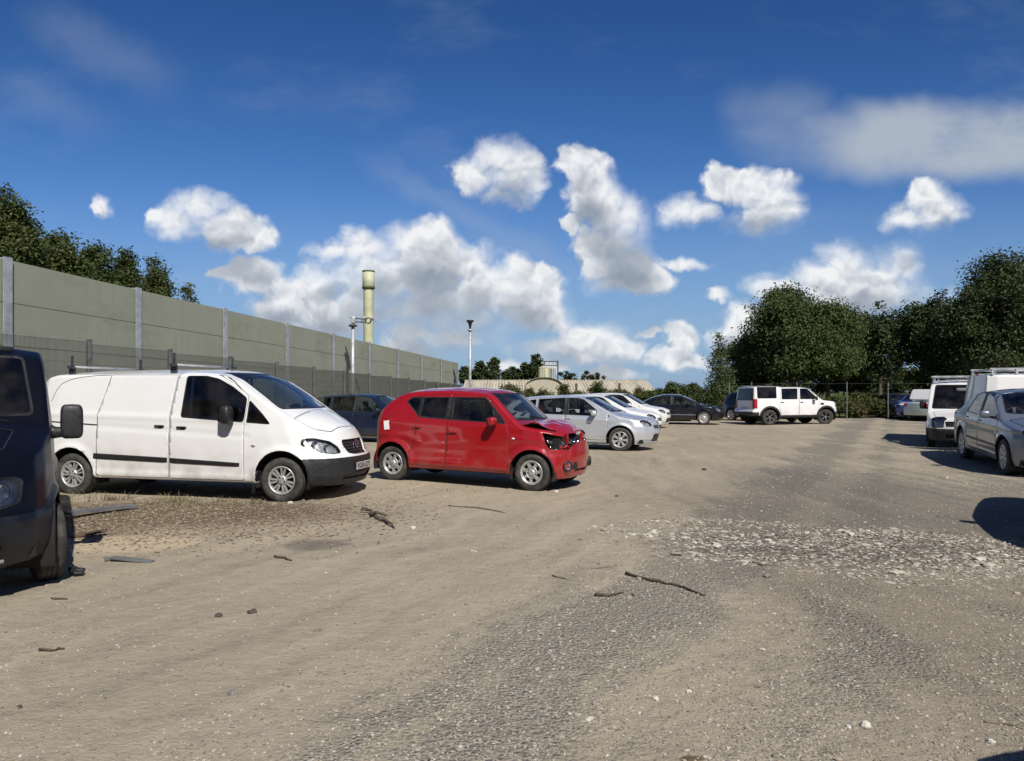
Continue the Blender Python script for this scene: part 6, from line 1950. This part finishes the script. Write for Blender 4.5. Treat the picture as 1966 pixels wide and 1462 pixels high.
b.prism(po + [(x, z + .01) for x, z in prof[::-1]], -.15, 8.3, 'xz'); b.build('roof', M['roof'], hut)
Zs = 150
for px, r_, top, lab in ((1044, 1.05, 704, 'wider cream silo standing behind the arched hut'), (1061, .62, 706, 'slimmer pale silo standing right beside the wider silo')):
    s_ = empty('silo', (at(px, Zs), Zs, 0), 0, lab, 'silo')
    h = hz(top, Zs)
    cyl_obj('tank', [(r_, 0), (r_, h - .3)], M['cream'] if r_ > 1 else M['galv'], s_, n=24)
    cyl_obj('roof_cone', [(r_ + .04, h - .32), (r_ + .04, h - .25), (.2, h + .15), (.001, h + .16)], M['wall'], s_, n=24)
    b = MB()
    for dx in (-.2, .2): b.tube([(dx, -r_ - .12, 0), (dx, -r_ - .12, h)], .03, 5)
    b.build('ladder', M['steel_dark'], s_)
gy = empty('steel_gantry', (at(1059, 151.5), 151.5, 0), 0, 'open steel gantry frame standing over the silos', 'gantry')
h = hz(693, 151.5)
b = MB()
for x in (-1.4, 1.3):
    for y in (0, 2.0): b.box((x, y, h / 2), (.14, .14, h))
for z in (h - .1, h - .9): 
    b.box((-.05, -.09, z), (2.9, .07, .1)); b.box((-.05, 2.09, z), (2.9, .07, .1))
for k in range(4): b.box((-1.1 + k * .7, -.16, h - .2), (.06, .06, 1.0))
b.build('frame', M['steel_dark'], gy)

# ------------------------------------------------------------------ litter on the ground
M['stick'] = simple('dry_wood', (.085, .065, .045), .9, 0, .4, 20)
M['stick_l'] = simple('weathered_wood', (.19, .15, .11), .9, 0, .3, 20)
def stick(pts_px, r, label, name='stick', cat='stick', mat='stick', lift=.6, seed=0):
    rnd = random.Random(seed); P = []
    for px, py in pts_px:
        x, y = gp(px, py); P.append(Vector((x, y, gz(x, y) + r * lift)))
    Q = []
    for a, c in zip(P[:-1], P[1:]):
        for k in range(4):
            q = a.lerp(c, k / 4); Q.append(q + Vector((rnd.uniform(-1, 1) * r * .8, rnd.uniform(-1, 1) * r * .8, rnd.uniform(0, r))))
    Q.append(P[-1])
    b = MB(); n = len(Q)
    b.tube(Q, [r * (1 - .5 * i / n) * rnd.uniform(.8, 1.2) for i in range(n)], 7)
    return tag(b.build(name, M[mat]), label, cat, 'sticks lying on the track')
stick([(1204, 1107), (1250, 1120), (1305, 1130), (1353, 1147)], .013, 'longest bent dark stick, lying just in front of the pale rubble', seed=1)
stick([(1141, 1147), (1170, 1148), (1197, 1142)], .013, 'short dark stick left of the longest stick', seed=2)
stick([(862, 973), (915, 977), (970, 986)], .011, 'thin straight stick in front of the red car', seed=3, mat='stick_l')
stick([(529, 1067), (560, 1074)], .013, 'short brown stick in front of the white van', seed=4)
stick([(74, 1247), (100, 1247), (124, 1243)], .010, 'small stick lying at the left edge of the track', seed=5)
stick([(1060, 1108), (1092, 1116)], .007, 'pale twig left of the dark sticks', seed=6, mat='stick_l')
stick([(1890, 1388), (1925, 1392), (1966, 1401)], .006, 'thin pale twig at the bottom right edge', seed=7, mat='stick_l')
stick([(98, 1147), (130, 1147)], .009, 'small dark stick below the navy van wheel', seed=8)
stick([(1135, 1095), (1185, 1088)], .006, 'fine twig just behind the short dark stick', seed=9, mat='stick_l')
# broken timber with splintered ends
b = MB(); rnd = random.Random(8)
pa, pb = gp(704, 984), gp(758, 1018)
L_ = math.dist(pa, pb); N = 9
pts = [(-L_ / 2 + L_ * i / N, rnd.uniform(-.015, .015), .025 + .02 * math.sin(i * 1.1)) for i in range(N + 1)]
b.tube(pts, [.012, .02, .024, .022, .026, .02, .021, .018, .015, .006], 7)
b.box((-.18, .05, .05), (.17, .045, .02), Matrix.Rotation(R(50), 3, 'Z') @ Matrix.Rotation(R(14), 3, 'Y'))
b.box((-.30, -.03, .04), (.22, .03, .018), Matrix.Rotation(R(-20), 3, 'Z') @ Matrix.Rotation(R(-8), 3, 'Y'))
o = b.build('broken_timber', M['stick'], bevel=.003); o.location = ((pa[0] + pb[0]) / 2, (pa[1] + pb[1]) / 2, gz((pa[0] + pb[0]) / 2, (pa[1] + pb[1]) / 2)); o.rotation_euler = (0, 0, math.atan2(pb[1] - pa[1], pb[0] - pa[0]))
tag(o, 'splintered brown piece of timber on the dirt between the white van and red car', 'timber')
# long grey plastic trim by the navy van
p0, p1 = gp(128, 996), gp(260, 977); b = MB()
mid = ((p0[0] + p1[0]) / 2, (p0[1] + p1[1]) / 2); L_ = math.dist(p0, p1); aa = math.atan2(p1[1] - p0[1], p1[0] - p0[0])
N = 12; vs = []; fs = []
for i in range(N + 1):
    xx = -L_ / 2 + L_ * i / N; zz = .02 + .028 * math.sin(i / N * 3.0) + (.03 if i < 4 else 0); wd = .075 - .025 * i / N
    vs += [(xx, -wd, zz - .015), (xx, -wd * .8, zz + .025), (xx, wd * .6, zz + .035), (xx, wd, zz), (xx, wd * .5, zz + .018), (xx, -wd * .6, zz + .008)]
for i in range(N):
    for j in range(6): fs.append((i * 6 + j, i * 6 + (j + 1) % 6, i * 6 + 6 + (j + 1) % 6, i * 6 + 6 + j))
fs += [tuple(range(6)), tuple(range(N * 6, N * 6 + 6))]
b.add(vs, fs); o = b.build('plastic_trim', simple('faded_plastic', (.10, .10, .105), .6, 0, .25))
o.location = (mid[0], mid[1], gz(*mid)); o.rotation_euler = (0, 0, aa); tag(o, 'long grey strip of plastic car trim lying beside the navy van wheel', 'car trim')
x, y = gp(254, 1076); b = MB(); b.box((0, 0, .02), (.42, .075, .022), Matrix.Rotation(R(4), 3, 'Y')); b.box((-.23, .0, .022), (.09, .05, .03), Matrix.Rotation(R(20), 3, 'Z'))
o = b.build('grey_slat', simple('slate_grey', (.13, .135, .135), .7), bevel=.004); o.location = (x, y, gz(x, y)); o.rotation_euler = (0, 0, R(-8)); tag(o, 'flat grey slat lying in the rubbish below the plastic trim', 'slat')
x, y = gp(172, 1030); b = MB()
b.box((0, 0, .035), (.34, .09, .03), Matrix.Rotation(R(22), 3, 'Z') @ Matrix.Rotation(R(-8), 3, 'Y')); o = b.build('wood_offcut', M['stick'], bevel=.006); o.location = (x, y, gz(x, y)); tag(o, 'dark wood offcut between the plastic trim and the grey slat', 'offcut')
x, y = gp(148, 1102); b = MB()
rnd = random.Random(3)
for k in range(7): b.rbox((rnd.uniform(-.04, .04), rnd.uniform(-.04, .04), .03 + rnd.uniform(0, .03)), (.08, .05, .03), Matrix.Rotation(rnd.uniform(0, 3), 3, Vector((rnd.random(), rnd.random(), 1)).normalized()), mi=k % 2, e=.3, n=6)
o = b.build('crumpled_scrap', [M['black'], M['chrome']]); o.location = (x, y, gz(x, y)); tag(o, 'crumpled black and silver scrap by the navy van tyre', 'scrap')
def rock(px, py, s, label, mat, seed, flat=.6):
    from mathutils import noise as mn
    x, y = gp(px, py); bm = bmesh.new(); bmesh.ops.create_icosphere(bm, subdivisions=3, radius=1)
    for v in bm.verts:
        k = 1 + .35 * mn.noise(v.co * 1.3 + Vector((seed * 3.1, 0, 0))) + .12 * mn.noise(v.co * 3.5 + Vector((seed, 5, 0)))
        v.co = Vector((v.co.x * k * s, v.co.y * k * s * .8, v.co.z * k * s * flat))
    me = bpy.data.meshes.new('stone'); bm.to_mesh(me); bm.free()
    o = link_mesh('stone', me, [mat]); o.location = (x, y, gz(x, y) + s * flat * .45); o.rotation_euler = (0, 0, seed)
    tag(o, label, 'stone', 'larger stones on the track')
ms_w = simple('white_stone', (.62, .59, .52), .85, 0, .15, 20); ms_g = simple('grey_rock', (.20, .19, .17), .9, 0, .3, 20); ms_d = simple('dark_clod', (.07, .06, .05), .95, 0, .3, 20)
for a in ((447, 1330, .026, 'grey stone alone on the bare dirt at lower left', ms_g, 1), (1258, 1346, .020, 'white stone on the gravel near the bottom centre', ms_w, 2), (1323, 1332, .016, 'small white stone right of the bottom centre', ms_w, 3),
          (1662, 1397, .028, 'pale round stone near the bottom right', ms_w, 4), (793, 1017, .036, 'white chip of stone in front of the red car', ms_w, 5), (420, 1179, .028, 'dark clod left of the pair in the middle of the dirt', ms_d, 6), (484, 1172, .034, 'dark clod right of the pair in the middle of the dirt', ms_d, 7),
          (1903, 1428, .020, 'pale flat stone near the bottom right corner', ms_w, 8), (557, 969, .04, 'pale stone beside the white van front tyre', ms_w, 9), (1068, 947, .035, 'white chip under the red car bumper', ms_w, 10), (1630, 1400, .014, 'small pale stone left of the round stone', ms_w, 11), (37, 1357, .016, 'dark pebble at the bottom left', ms_d, 12), (700, 980, .05, 'brown clod beside the splintered timber', ms_d, 13), (1184, 955, .03, 'dark pebble on the track right of the red car', ms_d, 14), (1352, 902, .05, 'dark clod on the far track in front of the silver hatchback', ms_d, 15)):
    rock(*a)
# ------------------------------------------------------------------ the vehicles
P_white = paint('white_paint', (.80, .80, .79), 0, .35, .60)
P_red = paint('red_paint', (.32, .005, .008), 0, .32, .16)
P_navy = paint('navy_paint', (.004, .011, .036), 0, .30, .06, .8)
P_silver = paint('silver_paint', (.62, .65, .68), .5, .34, .20)
P_bluesilver = paint('blue_silver_paint', (.20, .23, .28), .5, .34, .16)
P_black = paint('black_paint', (.004, .004, .006), 0, .25, .04, .7)
P_dnavy = paint('faded_navy_paint', (.0025, .003, .006), 0, .38, .05, .15, .12, .004, .22)
P_white2 = paint('dusty_white_paint', (.74, .74, .72), 0, .4, .35)
P_pale = paint('pale_green_silver', (.50, .58, .56), .3, .35, .2)
P_blue = paint('blue_paint', (.04, .07, .28), 0, .35, .2)

def low(S, ns=56, nz=18):
    S['body']['ns'] = ns; S['body']['nz'] = nz; S['body']['nt'] = 7
    return S

def ang_ground(F, th, wb):
    t = R(th); return (F[0] - wb * math.cos(t), F[1] + wb * math.sin(t))

S = spec_van(); S['paint'] = P_white
v = make_vehicle('panel_van', 'white panel van with black rub strips and roof bars parked left of the red car', 'van', S)
place(v, gp(541, 966), gp(140, 953), -1, .925, gz)

S = spec_red(); S['paint'] = P_red
v = make_vehicle('hatchback', 'bright red small hatchback with a smashed front and buckled bonnet', 'car', S)
F = gp(1019, 945); place(v, F, ang_ground(F, 24, 2.6), -1, .80, gz)

S = spec_bigvan(); S['paint'] = P_dnavy; S['bumper_mat'] = simple('scuffed_black_plastic', (.009, .0095, .011), .4, 0, .5, 5)
v = make_vehicle('panel_van', 'dusty dark navy van cut off by the left edge, facing the camera', 'van', S)
hd = Vector((.515, -.857)); lf = Vector((.857, .515))
wl = Vector((-3.91, 6.62))
Fp = wl - Vector((0, 0)); Rp = wl - hd * 2.97
place(v, Fp, Rp, 1, .99, gz)

# silver hatchback beyond the red car
S = spec_hatch('hatch'); S['paint'] = P_silver; S.pop('plate'); 
v = make_vehicle('hatchback', 'silver hatchback parked directly behind the red car, seven-spoke wheels', 'car', S)
F = gp(1190, 867); place(v, F, ang_ground(F, 21, 2.72), -1, .885, gz)
S = spec_hatch('hatch'); S['paint'] = P_white; S.pop('plate'); S['wheels']['style'] = 'petal'
v = make_vehicle('hatchback', 'white hatchback squeezed between the silver hatchback and the pale people carrier', 'car', S)
F = (at(1212, 26.3), 26.3); place(v, F, ang_ground(F, 21, 2.72), -1, .885, gz)
S = low(spec_hatch('mpv')); S['paint'] = P_white2; S.pop('plate'); S['wheels']['style'] = 'multi'
v = make_vehicle('people_carrier', 'pale dusty people carrier third behind the red car, next to the black saloon', 'car', S)
F = (at(1240, 33.0), 33.0); place(v, F, ang_ground(F, 21, 2.72), -1, .885, gz)
S = low(spec_hatch('mpv'), 80, 26); S['paint'] = P_navy; S.pop('plate')
v = make_vehicle('crossover', 'dark blue crossover car behind the white van and red car', 'car', S)
F = (at(766, 23.5), 23.5); place(v, F, ang_ground(F, 16, 2.72), -1, .885, gz)
# black saloon
S = low(spec_saloon(), 70, 22); S['paint'] = P_black; S['wheels']['style'] = 'multi'
v = make_vehicle('saloon_car', 'black saloon with bright wheel covers parked in front of the birch', 'car', S)
F = gp(1351, 816.5); place(v, F, ang_ground(F, 16, 2.72), -1, .88, gz)
# dark hatchback half hidden behind the off-roader
S = low(spec_hatch('crossover')); S['paint'] = P_black; S.pop('plate')
v = make_vehicle('hatchback', 'black crossover half hidden behind the rear of the white off-roader', 'car', S)
F = (at(1478, 39.8), 39.8); place(v, F, ang_ground(F, 60, 2.72), -1, .885, gz)
# white off-roader
S = spec_offroad(); S['paint'] = P_white
v = make_vehicle('off_roader', 'white boxy off-roader with grey wheel arches standing under the big tree', 'car', S)
F = gp(1592, 815.5); place(v, F, (at(1473.5, 36.3), 36.3), -1, .92, gz); v.scale = (1.05, 1.0, .99)

# right-hand row
S = spec_saloon(); S['paint'] = P_bluesilver; S['strips'] = [([(-.95, .50), (1.0, .47)], .022, .012, M['black'])]
v = make_vehicle('saloon_car', 'blue-silver saloon facing the camera, cut off by the right edge', 'car', S)
F = (9.62, 15.0); v.scale = (1.07, 1.06, 1.12); place(v, F, (F[0] + 2.72 * .285, F[1] + 2.72 * .958), -1, .88, gz)
S = spec_smallvan(); S['paint'] = P_white2
van2 = make_vehicle('small_van', 'white small van with windscreen facing the track, ladder bar on its roof', 'van', S)
F = (13.2, 24.2); van2.scale = (1.09, 1.09, 1.10); place(van2, F, (F[0] + 2.66 * .50, F[1] + 2.66 * .866), -1, .87, gz)
van3 = copy_tree(van2)
tag(van3, 'white van standing side-on behind the blue-silver saloon, its blank side under a roof rack', 'van')
van3.location = (14.6, 20.0, gz(14.6, 20.0)); van3.rotation_euler = (0, 0, R(-15)); van3.scale = (1.09, 1.09, 1.10)
# far right group
S = low(spec_hatch('hatch')); S['paint'] = P_black; S.pop('plate')
v = make_vehicle('hatchback', 'small black hatchback at the far end of the right-hand row', 'car', S)
F = (at(1706, 45.6), 45.6); place(v, F, (F[0] + .6, F[1] + 2.65), -1, .885, gz)
S = low(spec_hatch('hatch')); S['paint'] = P_blue; S.pop('plate'); S['bonnet_mat'] = P_white
v = make_vehicle('hatchback', 'blue hatchback with a white bonnet between black hatchback and pale saloon', 'car', S)
F = (at(1722, 44.0), 44.0); place(v, F, (F[0] + 1.9, F[1] + 1.94), -1, .885, gz)
S = low(spec_saloon()); S['paint'] = P_pale
v = make_vehicle('saloon_car', 'pale green-silver saloon showing its red tail lamp left of the white van', 'car', S)
R_ = (at(1812, 40.5), 40.5); place(v, (R_[0] + 2.4, R_[1] + 1.3), R_, -1, .88, gz)
b = MB(); b.rbox((-1.95, 0, 1.42), (.05, 1.2, .62), Matrix.Rotation(R(28), 3, 'Y'), e=.25)
b.build('boot_lid', P_white, v)
# parked beyond the right edge of the picture; only its shadow reaches the view
S = low(spec_hatch('hatch')); S['paint'] = P_silver; S.pop('plate')
v = make_vehicle('hatchback', 'silver hatchback standing outside the right edge, its shadow falling on the track', 'car', S)
v.location = (7.22, 8.55, gz(7.2, 8.5)); v.rotation_euler = (0, 0, math.atan2(-.82, -.57))
v2 = copy_tree(v); v2.location = (3.12, .34, 0); v2.rotation_euler = (0, 0, R(-90))  # out-of-view copy, added only to throw the bottom corner shadow
tag(v2, 'unseen silver hatchback added to cast the shadow at the bottom right corner', 'car')
